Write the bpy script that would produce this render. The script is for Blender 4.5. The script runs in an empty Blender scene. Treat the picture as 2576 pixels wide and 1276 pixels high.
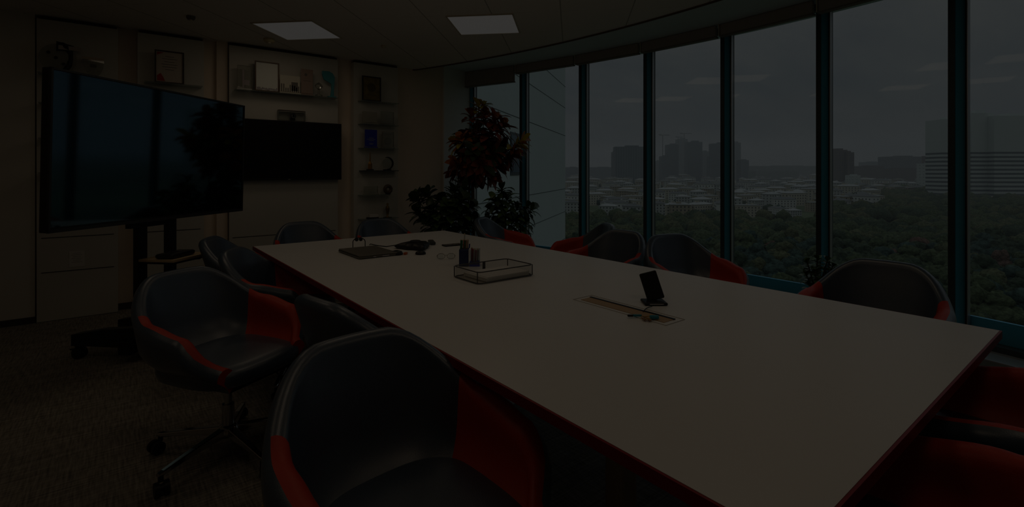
import bpy, math, random
from mathutils import Vector, Matrix, noise as mnoise

# ------------------------------------------------------------------ camera, sky, exposure
SC = bpy.context.scene
COL = SC.collection
H = 1.32                      # eye height
TH = math.radians(38.17)      # heading
CT, ST = math.cos(TH), math.sin(TH)
F, CX, HY = 1258.0, 1288.0, 433.0     # focal length in px, centre column, horizon row (2576x1276 frame)

cam = bpy.data.cameras.new('camera')
cam.sensor_width = 36.0
cam.lens = 36.0 * F / 2576.0
cam.shift_y = -(638.0 - HY) / 2576.0
cam.clip_end = 20000
co = bpy.data.objects.new('camera', cam)
co.location = (0, 0, H)
co.rotation_euler = (math.radians(90), 0, -TH)
COL.objects.link(co)
SC.camera = co

SC.view_settings.view_transform = 'Standard'
SC.view_settings.look = 'None'
SC.view_settings.gamma = 1.0
SC.view_settings.exposure = -4.9
SC.view_settings.use_curve_mapping = False
SC.cycles.use_denoising = True
SC.cycles.max_bounces = 12
SC.cycles.transparent_max_bounces = 16
SC.cycles.sample_clamp_indirect = 6.0

LAMP_W = 11.8                  # watts of each ceiling panel
LAMP_RGB = (1.0, 0.77, 0.53)
SKY = 1.0

def build_world():
    w = bpy.data.worlds.new('overcast_sky')
    SC.world = w
    w.use_nodes = True
    nt = w.node_tree
    nt.nodes.clear()
    N = nt.nodes.new
    L = nt.links.new
    out = N('ShaderNodeOutputWorld')
    bg = N('ShaderNodeBackground')
    bg.inputs['Strength'].default_value = SKY
    tc = N('ShaderNodeTexCoord')
    sep = N('ShaderNodeSeparateXYZ')
    L(tc.outputs['Generated'], sep.inputs[0])
    ramp = N('ShaderNodeValToRGB')           # by elevation
    mr = N('ShaderNodeMapRange')
    mr.inputs['From Min'].default_value = -0.2
    mr.inputs['From Max'].default_value = 0.8
    L(sep.outputs['Z'], mr.inputs['Value'])
    L(mr.outputs[0], ramp.inputs[0])
    cr = ramp.color_ramp
    cr.elements[0].position = 0.0; cr.elements[0].color = (0.05, 0.065, 0.05, 1)
    cr.elements[1].position = 1.0; cr.elements[1].color = (3.0, 3.2, 3.4, 1)
    for p, c in ((0.19, (0.10, 0.12, 0.10)), (0.20, (0.68, 0.73, 0.72)), (0.27, (0.64, 0.69, 0.70)),
                 (0.35, (0.68, 0.76, 0.80)), (0.48, (0.95, 0.99, 1.0)), (0.55, (1.08, 1.13, 1.15)), (0.64, (2.5, 2.7, 2.85))):
        e = cr.elements.new(p); e.color = (*c, 1)
    add = N('ShaderNodeMath'); add.operation = 'ADD'; add.inputs[1].default_value = 0.22
    L(sep.outputs['Z'], add.inputs[0])
    dx = N('ShaderNodeMath'); dx.operation = 'DIVIDE'
    dy = N('ShaderNodeMath'); dy.operation = 'DIVIDE'
    L(sep.outputs['X'], dx.inputs[0]); L(add.outputs[0], dx.inputs[1])
    L(sep.outputs['Y'], dy.inputs[0]); L(add.outputs[0], dy.inputs[1])
    cmb = N('ShaderNodeCombineXYZ')
    L(dx.outputs[0], cmb.inputs[0]); L(dy.outputs[0], cmb.inputs[1])
    mp = N('ShaderNodeMapping')
    mp.inputs['Rotation'].default_value = (0, 0, TH)
    mp.inputs['Scale'].default_value = (0.9, 2.2, 1)
    L(cmb.outputs[0], mp.inputs[0])
    ns = N('ShaderNodeTexNoise'); ns.inputs['Scale'].default_value = 1.3; ns.inputs['Detail'].default_value = 6
    ns.inputs['Roughness'].default_value = 0.55
    L(mp.outputs[0], ns.inputs['Vector'])
    r2 = N('ShaderNodeValToRGB')
    r2.color_ramp.elements[0].position = 0.35; r2.color_ramp.elements[0].color = (0.80, 0.84, 0.88, 1)
    r2.color_ramp.elements[1].position = 0.68; r2.color_ramp.elements[1].color = (1.10, 1.08, 1.05, 1)
    L(ns.outputs['Fac'], r2.inputs[0])
    mx = N('ShaderNodeMix'); mx.data_type = 'RGBA'; mx.blend_type = 'MULTIPLY'
    mx.inputs['Factor'].default_value = 1.0
    L(ramp.outputs[0], mx.inputs[6]); L(r2.outputs[0], mx.inputs[7])
    L(mx.outputs[2], bg.inputs['Color'])
    L(bg.outputs[0], out.inputs[0])
build_world()

# ------------------------------------------------------------------ helpers
def c2w(X, Y):
    """right/forward of the view -> room axes (x along the table's short side, y along its long side)"""
    return (CT * X + ST * Y, -ST * X + CT * Y)

def flat(px, py, z):
    t = (H - z) / (py - HY)
    return c2w((px - CX) * t, F * t)

def onwall(px, py, v):
    a = px - CX
    ru, rv = CT * a + ST * F, -ST * a + CT * F
    t = v / rv
    return ru * t, H - (py - HY) * t

class MB:
    def __init__(self):
        self.v = []; self.f = []; self.m = []; self.s = []
    def add(self, vs, fs, mi=0, smooth=False, M=None):
        o = len(self.v)
        for p in vs:
            p = Vector(p)
            self.v.append(M @ p if M else p)
        for f in fs:
            self.f.append([o + i for i in f]); self.m.append(mi); self.s.append(smooth)
        return self
    def box(self, c, s, mi=0, rz=0.0, M=None):
        x, y, z = s[0] / 2, s[1] / 2, s[2] / 2
        R = Matrix.Translation(Vector(c)) @ Matrix.Rotation(rz, 4, 'Z')
        if M: R = M @ R
        vs = [(-x,-y,-z),(x,-y,-z),(x,y,-z),(-x,y,-z),(-x,-y,z),(x,-y,z),(x,y,z),(-x,y,z)]
        fs = [(0,3,2,1),(4,5,6,7),(0,1,5,4),(1,2,6,5),(2,3,7,6),(3,0,4,7)]
        return self.add(vs, fs, mi, False, R)
    def bb(self, a, b, mi=0):
        return self.box([(a[i] + b[i]) / 2 for i in range(3)], [abs(b[i] - a[i]) for i in range(3)], mi)
    def cyl(self, p0, p1, r0, r1=None, n=16, mi=0, smooth=True, cap=True):
        p0, p1 = Vector(p0), Vector(p1)
        r1 = r0 if r1 is None else r1
        d = (p1 - p0).normalized()
        q = d.to_track_quat('Z', 'Y').to_matrix()
        vs = []
        for p, r in ((p0, r0), (p1, r1)):
            for i in range(n):
                a = 2 * math.pi * i / n
                vs.append(p + q @ Vector((r * math.cos(a), r * math.sin(a), 0)))
        self.add(vs, [(i, (i + 1) % n, n + (i + 1) % n, n + i) for i in range(n)], mi, smooth)
        if cap:
            self.add(vs[:n], [tuple(range(n))[::-1]], mi); self.add(vs[n:], [tuple(range(n))], mi)
        return self
    def tube(self, path, r, n=8, mi=0):
        path = [Vector(p) for p in path]
        rings = []
        for i, p in enumerate(path):
            a = path[max(0, i - 1)]; b = path[min(len(path) - 1, i + 1)]
            q = (b - a).normalized().to_track_quat('Z', 'Y').to_matrix()
            rr = r[i] if isinstance(r, (list, tuple)) else r
            rings.append([p + q @ Vector((rr * math.cos(2*math.pi*k/n), rr * math.sin(2*math.pi*k/n), 0)) for k in range(n)])
        # untwist
        for i in range(1, len(rings)):
            best = min(range(n), key=lambda s: sum((rings[i][(k + s) % n] - rings[i-1][k]).length_squared for k in range(n)))
            rings[i] = [rings[i][(k + best) % n] for k in range(n)]
        return self.loft(rings, True, mi, True, True)
    def loft(self, rings, closed=True, mi=0, smooth=True, cap=False):
        n = len(rings[0]); vs = [p for r in rings for p in r]; fs = []
        for i in range(len(rings) - 1):
            for k in range(n if closed else n - 1):
                a = i * n + k; b = i * n + (k + 1) % n
                fs.append((a, b, b + n, a + n))
        self.add(vs, fs, mi, smooth)
        if cap:
            self.add(rings[0], [tuple(range(n))[::-1]], mi, smooth); self.add(rings[-1], [tuple(range(n))], mi, smooth)
        return self
    def lathe(self, prof, c=(0,0,0), n=24, mi=0, smooth=True):
        c = Vector(c)
        rings = [[c + Vector((r * math.cos(2*math.pi*k/n), r * math.sin(2*math.pi*k/n), z)) for k in range(n)] for r, z in prof]
        return self.loft(rings, True, mi, smooth, True)
    def poly(self, pts, z0, z1, mi=0):
        n = len(pts)
        vs = [(p[0], p[1], z0) for p in pts] + [(p[0], p[1], z1) for p in pts]
        fs = [tuple(range(n))[::-1], tuple(range(n, 2 * n))] + [(i, (i+1) % n, n + (i+1) % n, n + i) for i in range(n)]
        return self.add(vs, fs, mi)
    def build(self, name, mats, parent=None, bevel=0, weld=False, sub=0):
        me = bpy.data.meshes.new(name)
        me.from_pydata([tuple(p) for p in self.v], [], self.f)
        for m in (mats if isinstance(mats, (list, tuple)) else [mats]):
            me.materials.append(m)
        me.polygons.foreach_set('material_index', self.m)
        me.polygons.foreach_set('use_smooth', self.s)
        if weld:
            import bmesh
            b = bmesh.new(); b.from_mesh(me)
            bmesh.ops.remove_doubles(b, verts=b.verts, dist=1e-5)
            bmesh.ops.recalc_face_normals(b, faces=b.faces)
            b.to_mesh(me); b.free()
        me.update()
        o = bpy.data.objects.new(name, me)
        COL.objects.link(o)
        if parent: o.parent = parent
        if bevel:
            md = o.modifiers.new('bevel', 'BEVEL'); md.width = bevel; md.segments = 2; md.limit_method = 'ANGLE'
        if sub:
            md = o.modifiers.new('sub', 'SUBSURF'); md.levels = sub; md.render_levels = sub
        return o

def tag(o, label, cat, group=None, kind=None):
    o['label'] = label; o['category'] = cat
    if group: o['group'] = group
    if kind: o['kind'] = kind
    return o

def thing(name, label, cat, loc=(0, 0, 0), rz=0.0, group=None):
    o = bpy.data.objects.new(name, None)
    o.empty_display_size = 0.1
    o.location = loc; o.rotation_euler = (0, 0, rz)
    COL.objects.link(o)
    return tag(o, label, cat, group)

def struct(o):
    o['kind'] = 'structure'
    return o

def sempty(name):
    o = bpy.data.objects.new(name, None); COL.objects.link(o)
    return struct(o)

def copy_tree(o, parent=None):
    kids = [c for c in bpy.data.objects if c.parent == o]
    c = o.copy(); COL.objects.link(c); c.parent = parent
    for k in kids: copy_tree(k, c)
    return c

# ------------------------------------------------------------------ materials
MC = {}
def mat(name, col, rough=0.5, spec=0.5, metal=0.0, noise=0.0, nscale=20.0, bump=0.0, bscale=200.0, coat=0.0, emit=None, aniso=None):
    if name in MC: return MC[name]
    m = bpy.data.materials.new(name); m.use_nodes = True
    nt = m.node_tree; N = nt.nodes.new; L = nt.links.new
    b = nt.nodes['Principled BSDF']
    b.inputs['Base Color'].default_value = (*col, 1)
    b.inputs['Roughness'].default_value = rough
    b.inputs['Specular IOR Level'].default_value = spec
    b.inputs['Metallic'].default_value = metal
    if coat:
        b.inputs['Coat Weight'].default_value = coat; b.inputs['Coat Roughness'].default_value = 0.05
    if noise or bump:
        tc = N('ShaderNodeTexCoord')
    if noise:
        t = N('ShaderNodeTexNoise'); t.inputs['Scale'].default_value = nscale; t.inputs['Detail'].default_value = 4
        L(tc.outputs['Object'], t.inputs['Vector'])
        mr = N('ShaderNodeMapRange'); mr.inputs['To Min'].default_value = 1 - noise; mr.inputs['To Max'].default_value = 1 + noise
        mr.inputs['From Min'].default_value = 0.3; mr.inputs['From Max'].default_value = 0.7
        L(t.outputs['Fac'], mr.inputs['Value'])
        mx = N('ShaderNodeVectorMath'); mx.operation = 'SCALE'; mx.inputs[0].default_value = col
        L(mr.outputs[0], mx.inputs['Scale']); L(mx.outputs[0], b.inputs['Base Color'])
    if bump:
        t2 = N('ShaderNodeTexNoise'); t2.inputs['Scale'].default_value = bscale; t2.inputs['Detail'].default_value = 3
        L(tc.outputs['Object'], t2.inputs['Vector'])
        bp = N('ShaderNodeBump'); bp.inputs['Strength'].default_value = bump; bp.inputs['Distance'].default_value = 0.01
        L(t2.outputs['Fac'], bp.inputs['Height']); L(bp.outputs[0], b.inputs['Normal'])
    if emit:
        b.inputs['Emission Color'].default_value = (*emit[0], 1); b.inputs['Emission Strength'].default_value = emit[1]
    MC[name] = m
    return m

def glass_mat(name, tint=(0.93, 0.97, 0.96), refl=0.35, body=0.0, bodycol=(0.3, 0.35, 0.33)):
    if name in MC: return MC[name]
    m = bpy.data.materials.new(name); m.use_nodes = True
    nt = m.node_tree; nt.nodes.clear(); N = nt.nodes.new; L = nt.links.new
    out = N('ShaderNodeOutputMaterial'); tr = N('ShaderNodeBsdfTransparent'); gl = N('ShaderNodeBsdfGlossy')
    tr.inputs[0].default_value = (*tint, 1); gl.inputs['Roughness'].default_value = 0.02
    fr = N('ShaderNodeFresnel'); fr.inputs[0].default_value = 1.45
    mu = N('ShaderNodeMath'); mu.operation = 'MULTIPLY'; mu.inputs[1].default_value = refl
    L(fr.outputs[0], mu.inputs[0])
    mx = N('ShaderNodeMixShader'); L(mu.outputs[0], mx.inputs[0]); L(tr.outputs[0], mx.inputs[1]); L(gl.outputs[0], mx.inputs[2])
    last = mx
    if body:
        df = N('ShaderNodeBsdfDiffuse'); df.inputs[0].default_value = (*bodycol, 1)
        m2 = N('ShaderNodeMixShader'); m2.inputs[0].default_value = body
        L(mx.outputs[0], m2.inputs[1]); L(df.outputs[0], m2.inputs[2]); last = m2
    L(last.outputs[0], out.inputs[0])
    MC[name] = m
    return m

M_wall = mat('warm_white_paint', (0.86, 0.74, 0.62), 0.7, 0.3, noise=0.03, nscale=1.5)
M_wall2 = mat('cool_white_paint', (0.88, 0.90, 0.90), 0.7, 0.3)
M_board = mat('grey_green_laminate', (0.68, 0.67, 0.62), 0.45, 0.4, noise=0.03, nscale=2)
M_base = mat('dark_baseboard', (0.06, 0.05, 0.045), 0.5)
M_seam_shadow = mat('dark_seam_and_shadow', (0.05, 0.045, 0.04), 0.7)
M_leather = mat('navy_leather', (0.060, 0.090, 0.135), 0.36, 0.7, bump=0.12, bscale=350)
_b = M_leather.node_tree.nodes['Principled BSDF']
_b.inputs['Coat Weight'].default_value = 0.6; _b.inputs['Coat Roughness'].default_value = 0.30
M_red = mat('orange_red_leather', (0.54, 0.036, 0.010), 0.45, 0.45, bump=0.10, bscale=350)
M_chrome = mat('chrome', (0.55, 0.55, 0.55), 0.12, 0.5, metal=1.0)
M_black = mat('black_plastic', (0.012, 0.012, 0.012), 0.4, 0.4)
M_tabletop = mat('white_laminate', (0.86, 0.855, 0.84), 0.35, 0.4, noise=0.01, nscale=3)
M_edge = mat('red_edge_band', (0.30, 0.006, 0.012), 0.35, 0.5)
M_leg = mat('pale_wood_leg', (0.50, 0.42, 0.30), 0.5, noise=0.08, nscale=30)
M_screen = mat('black_glossy_screen', (0.002, 0.003, 0.003), 0.05, 1.0)
M_screen.node_tree.nodes['Principled BSDF'].inputs['IOR'].default_value = 1.75
M_screen.node_tree.nodes['Principled BSDF'].inputs['Specular Tint'].default_value = (0.45, 0.80, 1.0, 1)
M_screen2 = mat('black_matt_screen', (0.003, 0.003, 0.004), 0.25, 0.35)
M_bezel = mat('black_bezel', (0.008, 0.008, 0.008), 0.35)
M_metalblk = mat('black_metal', (0.010, 0.010, 0.011), 0.4, 0.4)
M_beige = mat('beige_shelf_wood', (0.62, 0.47, 0.28), 0.5, noise=0.06, nscale=12)
M_teal = mat('teal_frame_paint', (0.08, 0.50, 0.76), 0.3, 0.6)
M_darkfr = mat('dark_frame_paint', (0.07, 0.09, 0.10), 0.4, 0.4)
M_gasket = mat('black_gasket', (0.01, 0.01, 0.01), 0.6)
M_alu = mat('aluminium', (0.55, 0.55, 0.57), 0.35, 0.5, metal=0.7)
M_blind = mat('taupe_blind_fabric', (0.50, 0.45, 0.40), 0.8, bump=0.2, bscale=400)
M_sill = mat('grey_sill', (0.30, 0.36, 0.38), 0.4)
M_glass = glass_mat('window_glass', (0.965, 0.985, 0.98), 0.24)
M_sglass = glass_mat('shelf_glass', (0.88, 0.92, 0.91), 0.6, 0.14, (0.65, 0.72, 0.72))
M_crystal = glass_mat('crystal', (0.86, 0.88, 0.86), 1.0, 0.16, (0.6, 0.58, 0.52))
M_paper = mat('white_paper', (0.80, 0.79, 0.76), 0.8, 0.2)
M_ink = mat('grey_ink', (0.18, 0.17, 0.16), 0.8)
M_darkwood = mat('dark_wood_frame', (0.045, 0.022, 0.010), 0.4)
M_gold = mat('dull_gold', (0.45, 0.26, 0.06), 0.4, metal=0.6)
M_olive = mat('gold_certificate', (0.20, 0.15, 0.03), 0.5, noise=0.35, nscale=14)
M_blue = mat('royal_blue_acrylic', (0.02, 0.03, 0.50), 0.25)
M_turq = mat('turquoise_acrylic', (0.03, 0.30, 0.36), 0.3)
M_terra = mat('dark_soil', (0.03, 0.02, 0.015), 0.9)
M_pot = mat('charcoal_planter', (0.05, 0.05, 0.055), 0.5)
M_bark = mat('brown_bark', (0.16, 0.11, 0.07), 0.8, noise=0.3, nscale=40)
M_lap = mat('dark_grey_laptop', (0.14, 0.13, 0.11), 0.4, 0.4, metal=0.3)
M_lamp = mat('lit_diffuser', (0.8, 0.8, 0.8), 0.6, emit=((1.0, 0.985, 0.97), 0.72))
M_fixwhite = mat('white_plastic', (0.75, 0.70, 0.58), 0.5)
M_keyblue = mat('cyan_plastic', (0.02, 0.28, 0.38), 0.35)
M_orange = mat('orange_plastic', (0.55, 0.12, 0.02), 0.5)
M_navyt = mat('navy_acrylic', (0.01, 0.03, 0.13), 0.2)
M_yellow = mat('yellow_paper', (0.65, 0.42, 0.02), 0.7)

# carpet: warm brown-grey with fine woven streaks and large tiles
def carpet():
    m = bpy.data.materials.new('streaked_carpet'); m.use_nodes = True
    nt = m.node_tree; N = nt.nodes.new; L = nt.links.new
    b = nt.nodes['Principled BSDF']; b.inputs['Roughness'].default_value = 0.95; b.inputs['Specular IOR Level'].default_value = 0.1
    tc = N('ShaderNodeTexCoord')
    mp = N('ShaderNodeMapping'); mp.inputs['Scale'].default_value = (2.2, 60, 1); mp.inputs['Rotation'].default_value = (0, 0, math.radians(20))
    L(tc.outputs['Object'], mp.inputs[0])
    n1 = N('ShaderNodeTexNoise'); n1.inputs['Scale'].default_value = 1.6; n1.inputs['Detail'].default_value = 5
    L(mp.outputs[0], n1.inputs['Vector'])
    mp2 = N('ShaderNodeMapping'); mp2.inputs['Scale'].default_value = (70, 6, 1); mp2.inputs['Rotation'].default_value = (0, 0, math.radians(20))
    L(tc.outputs['Object'], mp2.inputs[0])
    n2 = N('ShaderNodeTexNoise'); n2.inputs['Scale'].default_value = 1.5; n2.inputs['Detail'].default_value = 3
    L(mp2.outputs[0], n2.inputs['Vector'])
    ad = N('ShaderNodeMath'); ad.operation = 'MULTIPLY_ADD'; ad.inputs[1].default_value = 0.5
    L(n1.outputs['Fac'], ad.inputs[0])
    hm = N('ShaderNodeMath'); hm.operation = 'MULTIPLY'; hm.inputs[1].default_value = 0.5
    L(n2.outputs['Fac'], hm.inputs[0]); L(hm.outputs[0], ad.inputs[2])
    r = N('ShaderNodeValToRGB')
    r.color_ramp.elements[0].position = 0.36; r.color_ramp.elements[0].color = (0.15, 0.14, 0.12, 1)
    r.color_ramp.elements[1].position = 0.64; r.color_ramp.elements[1].color = (0.42, 0.385, 0.33, 1)
    L(ad.outputs[0], r.inputs[0]); L(r.outputs[0], b.inputs['Base Color'])
    bp = N('ShaderNodeBump'); bp.inputs['Strength'].default_value = 0.3; bp.inputs['Distance'].default_value = 0.004
    L(ad.outputs[0], bp.inputs['Height']); L(bp.outputs[0], b.inputs['Normal'])
    return m
M_carpet = carpet()

# ceiling: 600 mm tiles laid diagonally
def ceiling_mat():
    m = bpy.data.materials.new('ceiling_tiles'); m.use_nodes = True
    nt = m.node_tree; N = nt.nodes.new; L = nt.links.new
    b = nt.nodes['Principled BSDF']; b.inputs['Roughness'].default_value = 0.9; b.inputs['Specular IOR Level'].default_value = 0.2
    tc = N('ShaderNodeTexCoord')
    mp = N('ShaderNodeMapping'); mp.vector_type = 'POINT'
    mp.inputs['Rotation'].default_value = (0, 0, math.radians(45))
    L(tc.outputs['Object'], mp.inputs[0])
    sp = N('ShaderNodeSeparateXYZ'); L(mp.outputs[0], sp.inputs[0])
    outs = []
    for ax, off, wd, in (('X', 0.5, 0.010), ('Y', 4.31, 0.006)):
        a = N('ShaderNodeMath'); a.operation = 'ADD'; a.inputs[1].default_value = 60 - off + (0.0 if ax == 'X' else 0.0)
        L(sp.outputs[ax], a.inputs[0])
        d = N('ShaderNodeMath'); d.operation = 'DIVIDE'; d.inputs[1].default_value = 0.6; L(a.outputs[0], d.inputs[0])
        fr = N('ShaderNodeMath'); fr.operation = 'FRACT'; L(d.outputs[0], fr.inputs[0])
        lt = N('ShaderNodeMath'); lt.operation = 'LESS_THAN'; lt.inputs[1].default_value = wd / 0.6; L(fr.outputs[0], lt.inputs[0])
        sc = N('ShaderNodeMath'); sc.operation = 'MULTIPLY'; sc.inputs[1].default_value = 0.45 if ax == 'X' else 0.12; L(lt.outputs[0], sc.inputs[0])
        outs.append(sc)
    mxm = N('ShaderNodeMath'); mxm.operation = 'MAXIMUM'; L(outs[0].outputs[0], mxm.inputs[0]); L(outs[1].outputs[0], mxm.inputs[1])
    mx = N('ShaderNodeMix'); mx.data_type = 'RGBA'
    mx.inputs[6].default_value = (0.94, 0.92, 0.88, 1); mx.inputs[7].default_value = (0.10, 0.09, 0.08, 1)
    L(mxm.outputs[0], mx.inputs[0]); L(mx.outputs[2], b.inputs['Base Color'])
    return m
M_ceil = ceiling_mat()
M_soffit = mat('soffit_paint', (0.76, 0.88, 0.92), 0.8, 0.2)

# ------------------------------------------------------------------ room shell
ZC, ZS = 2.70, 2.80
VW = 6.10                                    # plane of the far wall
def fac(v): return 4.90 - 0.053 * (v - 2.6) ** 2
def hit(px):
    a = px - CX; ru, rv = CT * a + ST * F, -ST * a + CT * F
    lo, hi = 0.0, 0.02
    for _ in range(60):
        t = (lo + hi) / 2
        if ru * t < fac(rv * t): lo = t
        else: hi = t
    return (ru * t, rv * t)
MUL = [hit(px) for px in (1187, 1318, 1468, 1632, 1828, 2072, 2410)]
MUL += [(fac(v), v) for v in (0.02, -0.88, -1.78, -2.68)]
P0 = MUL[0]
RET = (3.58, VW - 0.02)
UL, VB = -3.2, -2.68
curve = [(fac(v), v) for v in [P0[1] - i * (P0[1] - VB) / 40 for i in range(41)]]

fl = MB().poly([(UL, VB), (curve[-1][0], VB)] + curve[::-1] + [(RET[0], 6.3), (UL, 6.3)], -0.25, 0.0)
struct(fl.build('floor', M_carpet))
edge = [(u - 1.12, v) for u, v in curve if v < 6.12]
ev = [(fac(VW) - 1.2, VW + 0.05)]
cl = MB().poly([(UL, VB)] + edge[::-1] + ev + [(UL, VW + 0.05)], ZC, ZS + 0.02)
struct(cl.build('ceiling', M_ceil))
so = MB().poly([(UL, VB)] + [(u + 0.35, v) for u, v in curve[::-1]] + [(P0[0] + 0.3, P0[1] + 0.3), (UL, P0[1] + 0.3)], ZS, ZS + 0.3)
struct(so.build('ceiling_window_border', M_soffit))
# bronze trim along the curved tile edge
tr = MB()
full = edge[::-1] + ev
for (a, b) in zip(full[:-1], full[1:]):
    a, b = Vector((*a, 0)), Vector((*b, 0)); d = (b - a); L_ = d.length
    tr.box(((a.x + b.x) / 2, (a.y + b.y) / 2, ZC + 0.035), (0.012, L_ + 0.003, 0.10), 0, math.atan2(-d.x, d.y))
struct(tr.build('trim_ceiling_edge', mat('bronze_trim', (0.16, 0.12, 0.09), 0.6)))

struct(MB().bb((UL - 0.2, VW, -0.02), (RET[0], VW + 0.2, 2.86)).build('wall_far', M_wall))
d = Vector((P0[0] - RET[0], P0[1] - RET[1], 0)); Lr = d.length
nrm = Vector((-d.y, d.x, 0)).normalized()
mid = (Vector((*RET, 0)) + Vector((*P0, 0))) / 2 + nrm * 0.1
struct(MB().box((mid.x, mid.y, 1.4), (Lr + 0.02, 0.2, 2.84), 0, math.atan2(d.y, d.x)).build('wall_window_return', M_wall2))
struct(MB().bb((UL - 0.2, VB - 0.2, -0.02), (UL, VW + 0.2, 2.86)).build('wall_left', M_wall))
struct(MB().bb((UL - 0.2, VB - 0.2, -0.02), (curve[-1][0] + 0.4, VB, 2.86)).build('wall_back', M_wall))
u88 = onwall(88, 800, 6.02)[0]
struct(MB().bb((UL, 6.02, 0.0), (u88, VW, ZC)).build('wall_far_section', mat('ivory_panel', (0.78, 0.76, 0.70), 0.6)))
struct(MB().bb((UL, 6.005, 0.0), (u88 + 0.004, 6.02, 0.055)).build('baseboard_left', M_base))
struct(MB().bb((u88, VW - 0.015, 0.0), (RET[0], VW, 0.06)).build('baseboard_far', M_base))
ua, ub = onwall(545, 300, 6.05)[0], onwall(573, 300, 6.05)[0]
struct(MB().bb((ua, 6.05, 0.0), (ub, VW, ZC)).build('wall_pilaster', M_wall))

# windows
NW = len(MUL) - 1
def bar(mb, a, b, off, w, z0, z1, mi=0):
    """bar along a->b, shifted `off` into the room"""
    A, B = Vector((*a, 0)), Vector((*b, 0)); d_ = (B - A); n_ = Vector((d_.y, -d_.x, 0)).normalized()   # outward is +u
    if n_.x > 0: n_ = -n_
    c = (A + B) / 2 + n_ * off
    mb.box((c.x, c.y, (z0 + z1) / 2), (w, d_.length, z1 - z0), mi, math.atan2(-d_.x, d_.y))
for i in range(NW + 1):
    a = MUL[i]
    ta = math.atan2(-(-0.106 * (a[1] - 2.6)), 1.0)
    W = sempty('window_%d' % (i + 1)) if i < NW else None
    root = W
    if W is not None:
        W.location = (a[0], a[1], 0)
    R = Matrix.Translation((0, 0, 0)) @ Matrix.Rotation(ta, 4, 'Z')
    if W is None:
        continue
    m1 = MB().box((-0.012, 0.017, 1.4), (0.09, 0.04, 2.8), 0, 0, R)
    m1.box((0.055, -0.006, 1.4), (0.044, 0.07, 2.8), 0, 0, R)
    m1.build('mullion', M_darkfr, W)
    mc_ = MB(); mc_.poly([(-0.050, -0.0035), (0.032, -0.0035), (0.032, -0.047), (0.0, -0.047)], 0.0, 2.8)
    mc_.v = [R @ p for p in mc_.v]; mc_.build('mullion_cover', M_teal, W)
    g = MB().box((0.0, -0.053, 1.4), (0.045, 0.011, 2.8), 0, 0, R)
    g.box((-0.004, -0.0610, 1.4), (0.040, 0.004, 2.8), 1, 0, R)
    g.build('gasket', [M_gasket, M_alu], W)
    b_ = MUL[i + 1]
    rel = (b_[0] - a[0], b_[1] - a[1])
    s0 = Vector(rel) * 0.06; s1 = Vector(rel) * 0.96
    MBp = MB(); bar(MBp, s0, s1, 0.0, 0.024, 0.10, 2.80); MBp.build('pane', M_glass, W)
    r_ = MB(); bar(r_, s0, s1, 0.02, 0.09, 0.10, 0.15); bar(r_, s0, s1, 0.01, 0.06, 2.74, 2.80)
    r_.build('rail', M_darkfr, W)
    r2_ = MB(); bar(r2_, s0, s1, -0.045, 0.03, 0.10, 0.30); r2_.build('spandrel', M_teal, W)

sl = MB()
inner = [(u - 0.30, v) for u, v in curve]; outer = [(u + 0.05, v) for u, v in curve]
sl.poly(outer + inner[::-1], 0.0, 0.105)
struct(sl.build('trim_window_sill', M_sill))
s2 = MB()
for (a, b) in zip(inner[:-1], inner[1:]):
    bar(s2, a, b, -0.004, 0.012, 0.103, 0.112)
for (a, b) in zip(curve[:-1], curve[1:]):
    bar(s2, a, b, 0.085, 0.012, 0.103, 0.115)
struct(s2.build('trim_sill_edge', M_alu))

blab = ['short roller blind lowered a little over the leftmost window, above the croton',
        'rolled-up blind over the second window from the left end of the glazing',
        'rolled-up blind over the third window, right of the pale building wing',
        'rolled-up blind over the fourth window, above the dark glass office block',
        'rolled-up blind over the fifth window, above the cluster of grey towers',
        'rolled-up blind over the sixth window, above the small shrub',
        'rolled-up blind over the wide window with the brown tower in view']
for i in range(NW):
    a, b_ = Vector(MUL[i]), Vector(MUL[i + 1])
    dd = b_ - a
    p, q = a + dd * 0.015, a + dd * 0.985
    if i > 6: continue
    zb = 2.57 if i == 0 else 2.675
    root = thing('roller_blind', blab[i], 'blind', ((p.x + q.x) / 2 - 0.15, (p.y + q.y) / 2, zb), 0, 'roller blinds above the windows')
    d3 = dd.normalized(); hl = (q - p).length / 2
    ang = math.atan2(-d3.x, d3.y)
    Rr = Matrix.Rotation(ang, 4, 'Z')
    fb = MB().box((0, 0, (ZS - zb) / 2), (0.055, 2 * hl - 0.02, ZS - zb), 0, 0, Rr)
    fb.build('fabric', M_blind, root, bevel=0.012)
    MB().box((0, 0, 0.006), (0.062, 2 * hl - 0.014, 0.014), 0, 0, Rr).build('bottom_bar', mat('brown_bar', (0.30, 0.26, 0.22), 0.5), root)
    br = MB().box((0, -hl + 0.003, (ZS - zb) / 2 + 0.01), (0.07, 0.008, ZS - zb), 0, 0, Rr)
    br.build('bracket', M_fixwhite, root)

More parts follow.
